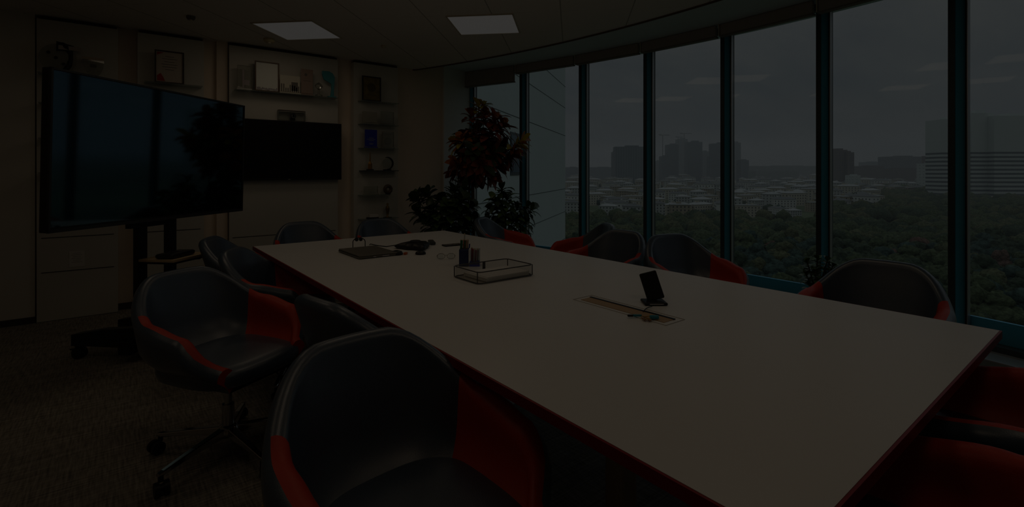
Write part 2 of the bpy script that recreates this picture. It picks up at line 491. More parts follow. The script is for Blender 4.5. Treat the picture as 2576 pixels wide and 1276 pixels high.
# ------------------------------------------------------------------ ceiling fixtures
def panel_light(u, v, label):
    t = thing('ceiling_light', label, 'ceiling light', (u, v, ZC), math.radians(45), 'square ceiling light panels')
    f = MB()
    for sx, sy, wx, wy in ((0, .295, .60, .012), (0, -.295, .60, .012), (.295, 0, .012, .60), (-.295, 0, .012, .60)):
        f.box((sx, sy, -0.004), (wx, wy, 0.014))
    f.build('frame', M_fixwhite, t)
    MB().box((0, 0, -0.003), (0.578, 0.578, 0.006)).build('diffuser', M_lamp, t)
    ld = bpy.data.lights.new('panel_glow', 'AREA'); ld.shape = 'SQUARE'; ld.size = 0.56
    ld.energy = LAMP_W; ld.color = LAMP_RGB
    lo = bpy.data.objects.new('panel_glow', ld); lo.location = (0, 0, -0.012); COL.objects.link(lo); lo.parent = t
for u, v, lb in ((1.376, 5.11, 'lit square ceiling panel nearest the wall displays'),
                 (2.69, 3.83, 'lit square ceiling panel nearer the curved window wall')):
    panel_light(u, v, lb)
for u, v, lb in ((1.41, 2.55, 'square ceiling panel above the middle of the table'),
                 (0.1, 3.82, 'square ceiling panel above the large television'),
                 (2.69, 1.27, 'square ceiling panel above the window side chairs'),
                 (0.14, 1.27, 'square ceiling panel above the near left chairs'),
                 (1.41, 0.0, 'square ceiling panel above the near end of the table'),
                 (-1.2, 2.55, 'square ceiling panel above the open carpet at the left')):
    panel_light(u, v, lb)

def ceil_disc(px, py, r, h, name, label, m):
    u, v = flat(px, py, ZC)
    t = thing(name, label, name.replace('_', ' '), (u, v, ZC))
    MB().lathe([(r, 0), (r, -h * .5), (r * .8, -h), (0.001, -h)][::-1], n=20).build('housing', m, t)
    MB().lathe([(r * .35, -h * .8), (r * .35, -h * 1.3), (0.001, -h * 1.35)][::-1], n=14).build('sensor', M_fixwhite, t)
ceil_disc(677, 98, 0.055, 0.035, 'smoke_detector', 'round cream smoke detector on the ceiling beside the left lit panel', mat('cream_plastic', (0.72, 0.64, 0.42), 0.4))
ceil_disc(965, 115, 0.03, 0.02, 'ceiling_sprinkler', 'small sprinkler head on the ceiling between the two lit panels', M_fixwhite)
ceil_disc(480, 41, 0.035, 0.03, 'ceiling_sensor', 'small dark sensor on the ceiling above the television', mat('grey_plastic', (0.15, 0.14, 0.12), 0.5))

# ------------------------------------------------------------------ table
TU0, TU1, TV0, TV1 = 0.82, 2.54, 0.33, 4.32
tb = thing('conference_table', 'long white conference table with a dark red edge band', 'table', ((TU0 + TU1) / 2, (TV0 + TV1) / 2, 0))
hw, hl = (TU1 - TU0) / 2, (TV1 - TV0) / 2
MB().box((0, 0, 0.7265), (2 * hw - 0.012, 2 * hl - 0.012, 0.027)).build('tabletop', M_tabletop, tb)
eb = MB()
for c, s in (((0, hl - .004, .725), (2 * hw, .009, .028)), ((0, -hl + .004, .725), (2 * hw, .009, .028)),
             ((hw - .004, 0, .725), (.009, 2 * hl - .018, .028)), ((-hw + .004, 0, .725), (.009, 2 * hl - .018, .028))):
    eb.box(c, s)
eb.build('edge_band', M_edge, tb)
for x in (-0.56, 0.56):
    for y in (-1.40, 1.56):
        MB().box((x, y, 0.355), (0.065, 0.065, 0.71)).build('leg', M_leg, tb, bevel=0.008)
MB().box((0, 0, 0.70), (1.05, 3.2, 0.03)).build('underframe', mat('underframe_grey', (0.10, 0.10, 0.10), 0.6), tb)
ZT = 0.74

# ------------------------------------------------------------------ chairs
def chair_path():
    """plan centre line of the shell, right front -> round the back -> left front"""
    pts = []
    W_, FR, BK = 0.285, 0.235, -0.245
    n1, n2 = 10, 36
    for i in range(n1):
        pts.append((W_ - 0.012 * (1 - i / n1), FR - (FR - 0.0) * i / n1))
    for i in range(n2 + 1):
        a = math.pi * i / n2
        e = 2.0 / 2.5
        c, s = math.cos(a), math.sin(a)
        pts.append((W_ * math.copysign(abs(c) ** e, c), BK * abs(s) ** e))
    for i in range(1, n1 + 1):
        pts.append((-(W_ - 0.012 * (i / n1)), FR * i / n1))
    return pts
CP = chair_path()
cum = [0.0]
for a, b in zip(CP[:-1], CP[1:]): cum.append(cum[-1] + math.hypot(b[0] - a[0], b[1] - a[1]))
CPT = [abs(2 * c / cum[-1] - 1) for c in cum]       # 0 at back centre, 1 at arm fronts
def sm(a, b, x):
    x = max(0, min(1, (x - a) / (b - a))); return x * x * (3 - 2 * x)
def htop(t):
    h = 0.835 - 0.012 * (t / 0.35) ** 2 if t < 0.35 else 0.823
    h -= 0.155 * sm(0.13, 0.50, t)
    h -= 0.035 * sm(0.50, 0.80, t)
    h -= 0.14 * sm(0.78, 1.0, t)
    return h
ZB = 0.385
SEAM = 0.42
def section(i):
    """outer points from the bottom up, over the rim, inner points down"""
    p = Vector((CP[i][0], CP[i][1], 0)); t = CPT[i]
    a = Vector((*CP[max(0, i - 1)], 0)); b = Vector((*CP[min(len(CP) - 1, i + 1)], 0))
    n = (b - a).normalized(); n = Vector((-n.y, n.x, 0))
    if n.dot(p) < 0: n = -n
    ht = htop(t); th = 0.031 + 0.011 * sm(0.38, 0.6, t)
    lean = 0.085 * (1 - sm(0.17, 0.62, t)) + 0.035
    def base(z):
        k = (z - ZB) / (0.83 - ZB)
        tuck = 0.13 * (1 - sm(0.0, 0.42, k)) ** 1.6
        return p + n * (lean * max(0, k) ** 1.1 - tuck - 0.005) + Vector((0, 0, z))
    out = []
    zr = ht - th
    for k in range(9):
        z = ZB + (zr - ZB) * k / 8
        out.append(base(z) + n * th)
    rim = []
    c = base(zr)
    for k in range(1, 8):
        an = math.pi * k / 8
        rim.append(c + n * (th * math.cos(an)) + Vector((0, 0, th * 1.05 * math.sin(an))))
    inn = []
    for k in range(8):
        z = zr - (zr - 0.43) * k / 7
        inn.append(base(z) - n * th)
    return out, rim, inn
SECT = [section(i) for i in range(len(CP))]

def build_chair(label, kids=True):
    t = thing('conference_chair', label, 'chair', (0, 0, 0), 0, 'padded swivel tub chairs around the table')
    n = len(CP)
    idx_back = [i for i in range(n) if CPT[i] <= SEAM]
    i0, i1 = idx_back[0], idx_back[-1]
    mb = MB(); mb.loft([SECT[i][0] + SECT[i][1] + SECT[i][2] for i in range(i0, i1 + 1)], False)
    mb.build('backrest', M_leather, t)
    sh = MB()
    for rng in (range(0, i0 + 1), range(i1, n)):
        sh.loft([SECT[i][0] + SECT[i][1][:3] for i in rng], False)
    # underside pan
    bot = [SECT[i][0][0] for i in range(n)]
    cx = Vector((0, 0.0, ZB - 0.03))
    rings = [bot, [b + (cx - b) * 0.45 + Vector((0, 0, -0.012)) for b in bot], [b + (cx - b) * 0.93 for b in bot]]
    sh.loft(rings, True)
    sh.build('outer_shell', M_leather, t)
    for rng, side in ((range(0, i0 + 1), 1), (range(i1, n), -1)):
        am = MB(); am.loft([SECT[i][1][2:] + SECT[i][2] for i in rng], False)
        e = SECT[0 if side == 1 else n - 1]
        loop = e[0] + e[1] + e[2]
        am.add(loop, [tuple(range(len(loop)))], 0, False)
        am.build('armrest', M_red, t)
    # seat cushion
    st = MB(); rings = []
    for (k, z) in ((0.86, 0.395), (0.97, 0.41), (1.0, 0.435), (0.985, 0.462), (0.93, 0.478), (0.75, 0.487), (0.4, 0.489), (0.02, 0.489)):
        r = []
        for q in range(40):
            a = 2 * math.pi * q / 40
            c, s = math.cos(a), math.sin(a)
            ex = 2 / 3.4
            x = 0.262 * math.copysign(abs(c) ** ex, c); y = 0.25 * math.copysign(abs(s) ** ex, s) + 0.02
            r.append(Vector((x * k, y * k + 0.0, z)))
        rings.append(r)
    st.loft(rings, True, 0, True, True)
    st.build('seat', M_leather, t)
    # base
    MB().box((0, 0, 0.355), (0.17, 0.22, 0.035)).build('tilt_mechanism', M_black, t, bevel=0.008)
    co_ = MB().cyl((0, 0, 0.20), (0, 0, 0.345), 0.016, n=16); co_.cyl((0, 0, 0.095), (0, 0, 0.23), 0.026, n=18)
    co_.build('gas_column', M_chrome, t)
    MB().lathe([(0.001, 0.085), (0.045, 0.085), (0.048, 0.105), (0.036, 0.13), (0.026, 0.135)], n=20).build('hub', M_chrome, t)
    for k in range(5):
        a = 2 * math.pi * k / 5 + 0.05
        dx, dy = math.cos(a), math.sin(a); px, py = -dy, dx
        lg = MB(); rings = []
        for r, w, z0, z1 in ((0.03, 0.022, 0.088, 0.126), (0.18, 0.018, 0.085, 0.110), (0.315, 0.014, 0.074, 0.092), (0.335, 0.010, 0.076, 0.088)):
            cx_, cy_ = dx * r, dy * r
            rings.append([Vector((cx_ + px * w, cy_ + py * w, z0)), Vector((cx_ - px * w, cy_ - py * w, z0)),
                          Vector((cx_ - px * w * .8, cy_ - py * w * .8, z1)), Vector((cx_ + px * w * .8, cy_ + py * w * .8, z1))])
        lg.loft(rings, True, 0, False, True)
        leg = lg.build('leg', M_chrome, t, bevel=0.004)
        cs = MB(); c = Vector((dx * 0.322, dy * 0.322, 0))
        an = a + 1.1
        ax = Vector((-math.sin(an), math.cos(an), 0)); fw = Vector((math.cos(an), math.sin(an), 0)) * 0.018
        w0 = c + fw + Vector((0, 0, 0.029))
        cs.cyl(w0 + ax * 0.008, w0 + ax * 0.026, 0.029, n=18); cs.cyl(w0 - ax * 0.026, w0 - ax * 0.008, 0.029, n=18)
        cs.cyl(w0 - ax * 0.008, w0 + ax * 0.008, 0.018, n=12)
        cs.cyl(c + Vector((0, 0, 0.05)), c + Vector((0, 0, 0.08)), 0.010, n=10)
        cs.build('caster', M_black, leg)
    lv = MB().tube([(-0.07, 0.03, 0.352), (-0.17, 0.04, 0.345), (-0.235, 0.045, 0.30), (-0.27, 0.048, 0.255)], 0.005)
    lev = lv.build('height_lever', M_black, t)
    MB().cyl((-0.262, 0.0475, 0.27), (-0.295, 0.05, 0.215), 0.010, 0.012, n=12).build('lever_handle', M_black, lev)
    return t

def rzf(du, dv): return math.atan2(-du, dv)
def dxy(X, Y): return rzf(*c2w(X, Y))
CH = [
    (0.583, 1.12, rzf(0.09, -1.0), 'large foreground navy chair with red arms, nearest the camera at the table side'),
    (0.405, 2.68, rzf(0.50, -0.86), 'navy and red swivel chair turned open beside the television stand, chrome base showing'),
    (0.94, 2.04, rzf(0.98, 0.20), 'navy chair tucked in between the two big chairs, seen from its dark outer side'),
    (0.86, 3.41, rzf(0.88, -0.50), 'navy chair on the left table side, one nearer than the farthest there'),
    (0.84, 4.17, rzf(0.90, -0.43), 'farthest chair on the left table side, beside the stand shelf'),
    (1.42, 4.77, rzf(0.05, -1.0), 'navy chair at the far end of the table below the wall display'),
    (2.14, 4.64, rzf(0.05, -1.0), 'navy chair at the far end of the table below the trophy shelves'),
    (3.24, 4.13, dxy(0.95, -0.3), 'chair with a light blue sheen in front of the plants, red arm pointing right'),
    (3.34, 3.33, dxy(-1.0, -0.1), 'chair seen from the side with its red arm pointing left, by the window'),
    (2.98, 2.70, rzf(-1.0, 0.0), 'dark chair half hidden behind the window side chair with the long red arm'),
    (3.27, 2.00, dxy(0.32, -0.95), 'chair on the window side with a long red arm sloping down to the right'),
    (2.96, 0.88, rzf(-1.0, -0.02), 'nearest chair on the window side, broad dark back beside the small shrub'),
    (2.09, 0.30, rzf(0.0, 1.0), 'chair pushed in at the near end, nearer the window corner of the table'),
    (1.33, 0.30, rzf(0.0, 1.0), 'chair at the near end of the table in the bottom right corner'),
]
proto = None
for (u, v, rz, lb) in CH:
    if proto is None: c = proto = build_chair(lb)
    else: c = copy_tree(proto)
    c.location = (u, v, 0); c.rotation_euler = (0, 0, rz); c['label'] = lb

# ------------------------------------------------------------------ big television on its trolley
TVL = Vector((*c2w(-2.60, 2.80), 0)); TVR = Vector((*c2w(-2.398, 4.448), 0))
dv = TVR - TVL; TVW = dv.length
# local frame: x along the screen (left->right), y away from the viewer side, z up
tvang = math.atan2(dv.y, dv.x)
tvc = (TVL + TVR) / 2
tv = thing('television', 'very large black television on a wheeled trolley, reflecting the windows', 'television', (tvc.x, tvc.y, 0.975), tvang)
th_ = 0.935
tv.rotation_euler = (math.radians(1.3), 0, tvang)
MB().box((0, 0.035, th_ / 2), (TVW, 0.05, th_)).build('housing', M_bezel, tv, bevel=0.006)
MB().box((0, 0.006, th_ / 2 + 0.008), (TVW - 0.03, 0.008, th_ - 0.045)).build('screen', M_screen, tv)
fr = MB()
for c, s in (((0, 0.004, th_ - 0.006), (TVW, 0.016, 0.012)), ((0, 0.004, 0.010), (TVW, 0.016, 0.020)),
             ((TVW / 2 - 0.006, 0.004, th_ / 2), (0.012, 0.016, th_)), ((-TVW / 2 + 0.006, 0.004, th_ / 2), (0.012, 0.016, th_))):
    fr.box(c, s)
fr.build('bezel', mat('dark_metal_bezel', (0.05, 0.05, 0.05), 0.35, metal=0.5), tv)
st = thing('television_stand', 'black wheeled television trolley with a pale wooden shelf', 'stand', (tvc.x, tvc.y, 0), tvang)
for x in (-0.09, 0.175):
    MB().box((x, 0.13, 0.86), (0.075, 0.045, 1.56)).build('column', M_metalblk, st, bevel=0.004)
MB().box((-0.015, 0.095, 1.42), (0.6, 0.03, 0.40)).build('mount_plate', M_metalblk, st)
MB().box((-0.015, 0.13, 0.945), (0.35, 0.04, 0.035)).build('crossbar', M_metalblk, st)
MB().box((-0.015, 0.13, 0.11), (0.42, 0.09, 0.09)).build('base_beam', M_metalblk, st, bevel=0.006)
for x in (-0.14, 0.225):
    for s, L2 in ((1, 0.46), (-1, 0.36)):
        lg = MB()
        y0 = 0.13
        rings = []
        for k, hgt, zc in ((0.0, 0.14, 0.165), (0.5, 0.12, 0.155), (1.0, 0.08, 0.132)):
            y = y0 + s * L2 * k
            rings.append([Vector((x - 0.035, y, zc - hgt / 2)), Vector((x + 0.035, y, zc - hgt / 2)), Vector((x + 0.035, y, zc + hgt / 2)), Vector((x - 0.035, y, zc + hgt / 2))])
        lg.loft(rings, True, 0, False, True)
        leg = lg.build('foot', M_metalblk, st, bevel=0.006)
        cs = MB(); c = Vector((x, y0 + s * (L2 - 0.03), 0.038))
        cs.cyl(c + Vector((-0.028, 0, 0)), c + Vector((-0.010, 0, 0)), 0.038, n=20); cs.cyl(c + Vector((0.010, 0, 0)), c + Vector((0.028, 0, 0)), 0.038, n=20)
        cs.box(c + Vector((0, 0, 0.035)), (0.03, 0.05, 0.03)); cs.box(c + Vector((0, 0, 0.06)), (0.03, 0.03, 0.05)); cs.box(c + Vector((0, 0.05, 0.02)), (0.02, 0.04, 0.008))
        cs.build('caster', M_black, leg)
shb = MB().box((0.05, -0.03, 0.698), (0.36, 0.27, 0.016)); shb.build('shelf', M_beige, st)
MB().box((0.05, -0.03, 0.681), (0.32, 0.23, 0.018)).build('shelf_bracket', M_metalblk, st)
def tvl(x, y, z):
    c_, s_ = math.cos(tvang), math.sin(tvang)
    return (tvc.x + c_ * x - s_ * y, tvc.y + s_ * x + c_ * y, z)
vc = thing('media_box', 'black rounded media box lying on the trolley shelf', 'media box', tvl(0.01, -0.06, 0.7068), tvang + 0.1)
MB().box((0, 0, 0.019), (0.25, 0.13, 0.034)).build('case', M_black, vc, bevel=0.014)
MB().cyl((0.04, 0, 0.036), (0.04, 0, 0.039), 0.025, n=20).build('dial', mat('dark_grey_plastic', (0.03, 0.03, 0.03), 0.3), vc)
rc = thing('remote_control', 'slim brown-black remote lying at the back of the trolley shelf', 'remote control', tvl(0.17, -0.03, 0.7068), tvang + 0.5)
MB().box((0, 0, 0.006), (0.15, 0.04, 0.012)).build('case', mat('brown_plastic', (0.10, 0.06, 0.04), 0.4), rc, bevel=0.004)
MB().box((0.03, 0, 0.013), (0.06, 0.028, 0.002)).build('button_pad', M_black, rc)

# ------------------------------------------------------------------ wall display boards, shelves, wall television
VP = 6.0
def u_at(px, v=VP): return onwall(px, 400, v)[0]
def z_at(px, py, v=VP): return onwall(px, py, v)[1]
boards = []
for (x0, x1, lb, seams) in ((92, 297, 'tall grey-green display board behind the television, with a paper notice on it', (0.735, 0.43)),
                            (346, 513, 'grey-green display board holding the certificate with red corners', (0.735, 0.43)),
                            (577, 850, 'wide warm display board behind the wall-mounted television', (0.62,)),
                            (890, 1001, 'narrow display board with six glass trophy shelves', ())):
    ua, ub = u_at(x0), u_at(x1)
    bd = thing('display_board', lb, 'display board', ((ua + ub) / 2, VP + 0.05, 0), 0, 'tall display boards along the far wall')
    m_ = MB(); m_.bb((ua - bd.location.x, -0.05, 0.004), (ub - bd.location.x, 0.045, 2.665))
    m_.build('panel', M_board, bd)
    MB().bb((ua - bd.location.x + 0.01, -0.045, 2.667), (ub - bd.location.x - 0.01, 0.0, 2.685)).build('top_shadow_strip', M_seam_shadow, bd)  # dark-coloured strip painting the shade of the gap between board and ceiling
    for s in seams:
        MB().bb((ua - bd.location.x + 0.03, -0.0525, s), (ub - bd.location.x - 0.03, -0.0495, s + 0.006)).build('seam', M_seam_shadow, bd)
    boards.append((bd, ua, ub))

def shelf(bi, px0, px1, py, depth=0.13, m=None):
    bd, ua, ub = boards[bi]
    a, b = u_at(px0, VP - depth / 2), u_at(px1, VP - depth / 2)
    z = z_at((px0 + px1) / 2, py, VP - depth / 2)
    s = MB().bb((a - bd.location.x, -0.05 - depth, z - 0.008), (b - bd.location.x, -0.0505, z)).build('glass_shelf', m or M_sglass, bd)
    return z
VS = VP - 0.09
zA = shelf(0, 96, 262, 190)
for py in (264, 350, 434):
    shelf(0, 98, 290, py)
zB = shelf(1, 363, 508, 212)
zC = shelf(2, 591, 846, 236)
zD = shelf(3, 905, 998, 257)
zE = shelf(3, 905, 998, 314)
zF = shelf(3, 905, 998, 373)
zG = shelf(3, 908, 998, 429, m=mat('dark_glass_edge', (0.02, 0.025, 0.025), 0.2))
zH = shelf(3, 905, 975, 490)
zI = shelf(3, 905, 998, 549)

def frame_thing(name, label, cat, px0, px1, py0, z, fw, mfr, mpic, v=VS - 0.0, extra=None, group=None):
    a, b = u_at(px0, v), u_at(px1, v)
    w = b - a; h_ = z_at((px0 + px1) / 2, py0, v) - z
    t = thing(name, label, cat, ((a + b) / 2, v, z + 0.001), 0, group)
    f = MB()
    f.box((0, 0, fw / 2), (w, 0.018, fw)); f.box((0, 0, h_ - fw / 2), (w, 0.018, fw))
    f.box((-w / 2 + fw / 2, 0, h_ / 2), (fw, 0.018, h_ - 2 * fw)); f.box((w / 2 - fw / 2, 0, h_ / 2), (fw, 0.018, h_ - 2 * fw))
    f.build('frame', mfr, t)
    MB().box((0, 0.004, h_ / 2), (w - 1.5 * fw, 0.008, h_ - 1.5 * fw)).build('sheet', mpic, t)
    st_ = MB().box((0, 0.035, h_ * 0.3), (0.03, 0.004, h_ * 0.55)); st_.box((0, 0.022, 0.006), (0.03, 0.028, 0.004)); st_.build('easel_back', M_black, t)
    if extra: extra(t, w, h_)
    return t
def lines(t, w, h_, rows, y=-0.0012, m=None):
    k = MB()
    for zf, wf in rows:
        k.box((0, y, h_ * zf), (w * wf, 0.0012, 0.004))
    k.build('text_lines', m or M_ink, t)
def ex1(t, w, h_):
    lines(t, w, h_, ((.82, .3), (.75, .5), (.66, .35), (.58, .55), (.5, .5), (.42, .3)))
    k = MB()
    k.add([(-w*.42, -.0015, h_*.06), (-w*.15, -.0015, h_*.06), (-w*.2, -.0015, h_*.16), (-w*.3, -.0015, h_*.30), (-w*.42, -.0015, h_*.22)], [(0,1,2,3,4)])
    k.add([(-w*.42, -.0015, h_*.94), (-w*.42, -.0015, h_*.85), (-w*.2, -.0015, h_*.94)], [(0,1,2)])
    k.build('red_ribbon', mat('red_print', (0.45, 0.02, 0.02), 0.6), t)
frame_thing('framed_certificate', 'dark framed certificate with red corner ornament on the glass shelf', 'certificate', 389, 463, 129, zB, 0.012,
            M_darkwood, mat('cream_paper', (0.62, 0.55, 0.48), 0.8), extra=ex1)
def ex2(t, w, h_):
    k = MB(); rnd = random.Random(5)
    for i in range(16):
        x = -w * .4 + w * .8 * i / 15
        k.box((x, -0.0012, h_ * 0.07 + 0.010 * rnd.random()), (w * .04, 0.001, h_ * (0.05 + 0.05 * rnd.random())))
    k.build('skyline_print', mat('lilac_print', (0.35, 0.32, 0.36), 0.8), t)
frame_thing('framed_certificate', 'brown framed pale certificate with a faint skyline along its foot', 'certificate', 641, 702, 156, zC, 0.012,
            mat('brown_frame', (0.10, 0.05, 0.02), 0.4), mat('pale_certificate', (0.84, 0.88, 0.84), 0.5), extra=ex2)
def ex3(t, w, h_):
    k = MB()
    k.cyl((0, -0.0012, h_ * .55), (0, -0.003, h_ * .55), w * .22, n=20)
    k.box((0, -0.0012, h_ * .25), (w * .5, 0.001, 0.008))
    k.build('seal_emblem', mat('dark_gold_print', (0.10, 0.07, 0.02), 0.5), t)
frame_thing('framed_certificate', 'dark framed gold certificate on the topmost trophy shelf', 'certificate', 911, 958, 193, zD, 0.013, M_black, M_olive, extra=ex3)

# picture plates and awards on the long shelf
def plate(name, label, cat, px0, px1, py0, z, th, m, extra=None, v=VS, rz=0.0):
    a, b = u_at(px0, v), u_at(px1, v); w = b - a; h_ = z_at((px0 + px1) / 2, py0, v) - z
    t = thing(name, label, cat, ((a + b) / 2, v, z + 0.001), rz)
    MB().box((0, 0, h_ / 2 + 0.012), (w, th, h_ - 0.012)).build('plate', m, t, bevel=0.002)
    MB().box((0, 0, 0.006), (w * 1.06, max(0.045, th * 2), 0.012)).build('foot', m, t)
    if extra: extra(t, w, h_, th)
    return t
def ex_photo(t, w, h_, th):
    k = MB(); rnd = random.Random(2)
    for i in range(9):
        x = -w * .42 + w * .84 * i / 8; hh = h_ * (0.2 + 0.25 * rnd.random())
        k.box((x, -th / 2 - 0.0008, 0.02 + hh / 2), (w * .06, 0.001, hh))
    k.box((w * .22, -th / 2 - 0.0008, h_ * .42), (w * .32, 0.001, h_ * .5))
    k.build('skyline_print', M_ink, t)
plate('photo_plaque', 'unframed pale plaque with a dark city silhouette beside the brown framed certificate', 'plaque', 704, 755, 192, zC, 0.008, mat('pale_photo', (0.66, 0.64, 0.54), 0.5), ex_photo, v=VS)
def ex_e(t, w, h_, th):
    k = MB(); k.cyl((-w * .1, -th / 2 - .001, h_ * .8), (-w * .1, -th / 2 - .003, h_ * .8), w * .12, n=14); k.box((0, -th / 2 - .001, h_ * .56), (w * .6, .001, .005))
    k.build('seal_emblem', M_ink, t)
plate('award_plaque', 'rose-brown award plaque with a small dark emblem and line', 'plaque', 757, 787, 176, zC, 0.012, mat('rose_acrylic', (0.36, 0.27, 0.23), 0.3), ex_e, v=VS)
def ex_c(t, w, h_, th):
    k = MB(); k.box((-w * .1, -th / 2 - .001, h_ * .45), (w * .12, .001, h_ * .8)); k.box((w * .15, -th / 2 - .001, h_ * .3), (w * .4, .001, h_ * .22))
    k.build('label_strip', mat('lavender_print', (0.38, 0.34, 0.36), 0.5), t)
plate('crystal_award', 'tall clear crystal award at the left end of the long shelf', 'award', 597, 632, 167, zC, 0.03, M_crystal, ex_c, v=VS)
def turq():
    a, b = u_at(800), u_at(838); z1 = z_at(820, 183)
    t = thing('turquoise_award', 'turquoise hooked award at the right end of the long shelf', 'award', ((a + b) / 2 - 0.01, VS, zC + 0.001))
    h_ = z1 - zC
    pts = [(0.035, 0), (0.075, 0), (0.075, h_*.35), (0.082, h_*.62), (0.085, h_*.8), (0.06, h_*.94), (0.02, h_), (-0.06, h_*.99), (-0.06, h_*.86), (-0.04, h_*.66), (0.0, h_*.60), (0.045, h_*.52), (0.045, h_*.3)]
    k = MB(); n = len(pts)
    vs = [(x, -0.012, z) for x, z in pts] + [(x, 0.012, z) for x, z in pts]
    k.add(vs, [tuple(range(n)), tuple(range(n, 2 * n))[::-1]] + [(i, n + i, n + (i + 1) % n, (i + 1) % n) for i in range(n)])
    k.build('plate', M_turq, t, bevel=0.003)
    MB().box((0.05, 0, 0.006), (0.09, 0.06, 0.012)).build('foot', M_turq, t)
turq()
def star(label, px, py, z, r, m):
    u = u_at(px, VS); t = thing('crystal_award', label, 'award', (u, VS - 0.03, z + 0.001))
    zc = z_at(px, py, VS - 0.03) - z
    k = MB(); n = 6
    k.lathe([(0.001, zc - r), (r * .75, zc - r * .5), (r, zc), (r * .75, zc + r * .5), (0.001, zc + r)], n=n, smooth=False)
    k.build('crystal', m, t)
    MB().lathe([(r * .9, 0), (r * .9, 0.012), (r * .3, 0.02), (r * .25, zc - r * .9)], n=12).build('foot', m, t)
star('small faceted clear award beside the turquoise hooked one', 800, 217, zC, 0.045, M_crystal)
plate('crystal_award', 'clear square award on the second trophy shelf, left of its shelf mate', 'award', 912, 948, 283, zE, 0.03, glass_mat('frosted_crystal', (0.8, 0.82, 0.78), 0.6, 0.45, (0.62, 0.60, 0.52)))
plate('crystal_award', 'clear square award on the second trophy shelf, right of its shelf mate', 'award', 958, 990, 283, zE, 0.03, M_crystal)
def ex_b(t, w, h_, th):
    k = MB()
    for zf, wf in ((.55, .4), (.48, .7), (.41, .4), (.25, .35), (.2, .3)): k.box((0, -th / 2 - .001, h_ * zf), (w * wf, .001, .007))
    k.build('text_lines', mat('pale_blue_print', (0.25, 0.28, 0.45), 0.5), t)
plate('blue_award', 'royal blue award plaque on the third trophy shelf', 'award', 918, 948, 328, zF, 0.02, M_blue, ex_b)
def ex_f(t, w, h_, th):
    k = MB(); k.box((0, 0, h_ * .9), (w * .9, th * .5, h_ * .08)); k.cyl((0, -th * .3, h_ * .45), (0, th * .3, h_ * .45), w * .3, n=12)
    k.build('etched_core', mat('frosted_white', (0.42, 0.46, 0.45), 0.5), t)
plate('crystal_award', 'clear award with frosted core beside the royal blue plaque', 'award', 962, 990, 333, zF, 0.03, M_crystal, ex_f)
def obel():
    u = u_at(931, VS); h_ = z_at(931, 384, VS) - zG
    t = thing('golden_obelisk_trophy', 'slim bronze-gold pointed trophy on the dark-edged fourth shelf', 'trophy', (u, VS, zG + 0.001))
    MB().lathe([(0.028, 0), (0.026, 0.08), (0.010, h_ * .5), (0.004, h_)], n=4, smooth=False).build('spire', M_gold, t)
    MB().box((0, 0, 0.008), (0.07, 0.06, 0.016)).build('base', M_darkwood, t)
obel()
def ring(label, px, z, R, r, cz, mring, name='ring_trophy', arc=(0.0, 1.0), face=None):
    u = u_at(px, VS); t = thing(name, label, 'trophy', (u, VS, z + 0.001))
    pts = [(R * math.sin(2*math.pi*(arc[0] + (arc[1]-arc[0])*k/28)), 0, cz - R * math.cos(2*math.pi*(arc[0] + (arc[1]-arc[0])*k/28))) for k in range(29)]
    MB().tube(pts, [r * (0.35 + 0.65 * math.sin(math.pi * min(1, max(0.12, k / 28)))) if arc != (0.0, 1.0) else r for k in range(29)], 10).build('ring', mring, t)
    MB().box((0, 0, 0.007), (R * 1.1, 0.06, 0.014)).build('base', M_black, t)
    if face: MB().cyl((0, -0.008, cz), (0, 0.008, cz), R * .82, n=24).build('disc', face, t)
    return t
ring('dark crescent trophy around a clear disc on the dark-edged fourth shelf', 974, zG, 0.075, 0.012, 0.088, M_black, 'crescent_trophy', (0.0, 0.55), M_crystal)
ring('small brown ring-shaped trophy on the fifth trophy shelf', 976, zH, 0.04, 0.022, 0.064, mat('brown_ceramic', (0.12, 0.08, 0.05), 0.4))
plate('crystal_award', 'low clear award at the left of the fifth trophy shelf', 'award', 916, 950, 470, zH, 0.03, M_crystal)
bx = thing('white_box', 'small white card box on the lowest trophy shelf', 'box', (u_at(937, VS), VS, zI + 0.001))
MB().box((0, 0, 0.009), (0.14, 0.05, 0.018)).build('tray', M_black, bx); MB().box((0.012, 0, 0.035), (0.11, 0.045, 0.034)).build('lid', M_paper, bx)
ft = thing('gold_figurine', 'dark gold figurine trophy on the lowest trophy shelf', 'trophy', (u_at(975, VS), VS, zI + 0.001))
MB().lathe([(0.03, 0), (0.03, 0.012), (0.012, 0.02), (0.018, 0.07), (0.026, 0.11), (0.022, 0.14), (0.009, 0.155), (0.016, 0.175), (0.001, 0.19)], n=16).build('figure', mat('dark_gold', (0.22, 0.15, 0.04), 0.4, metal=0.5), ft)
MB().box((0, 0, 0.004), (0.09, 0.06, 0.008)).build('base', M_black, ft)

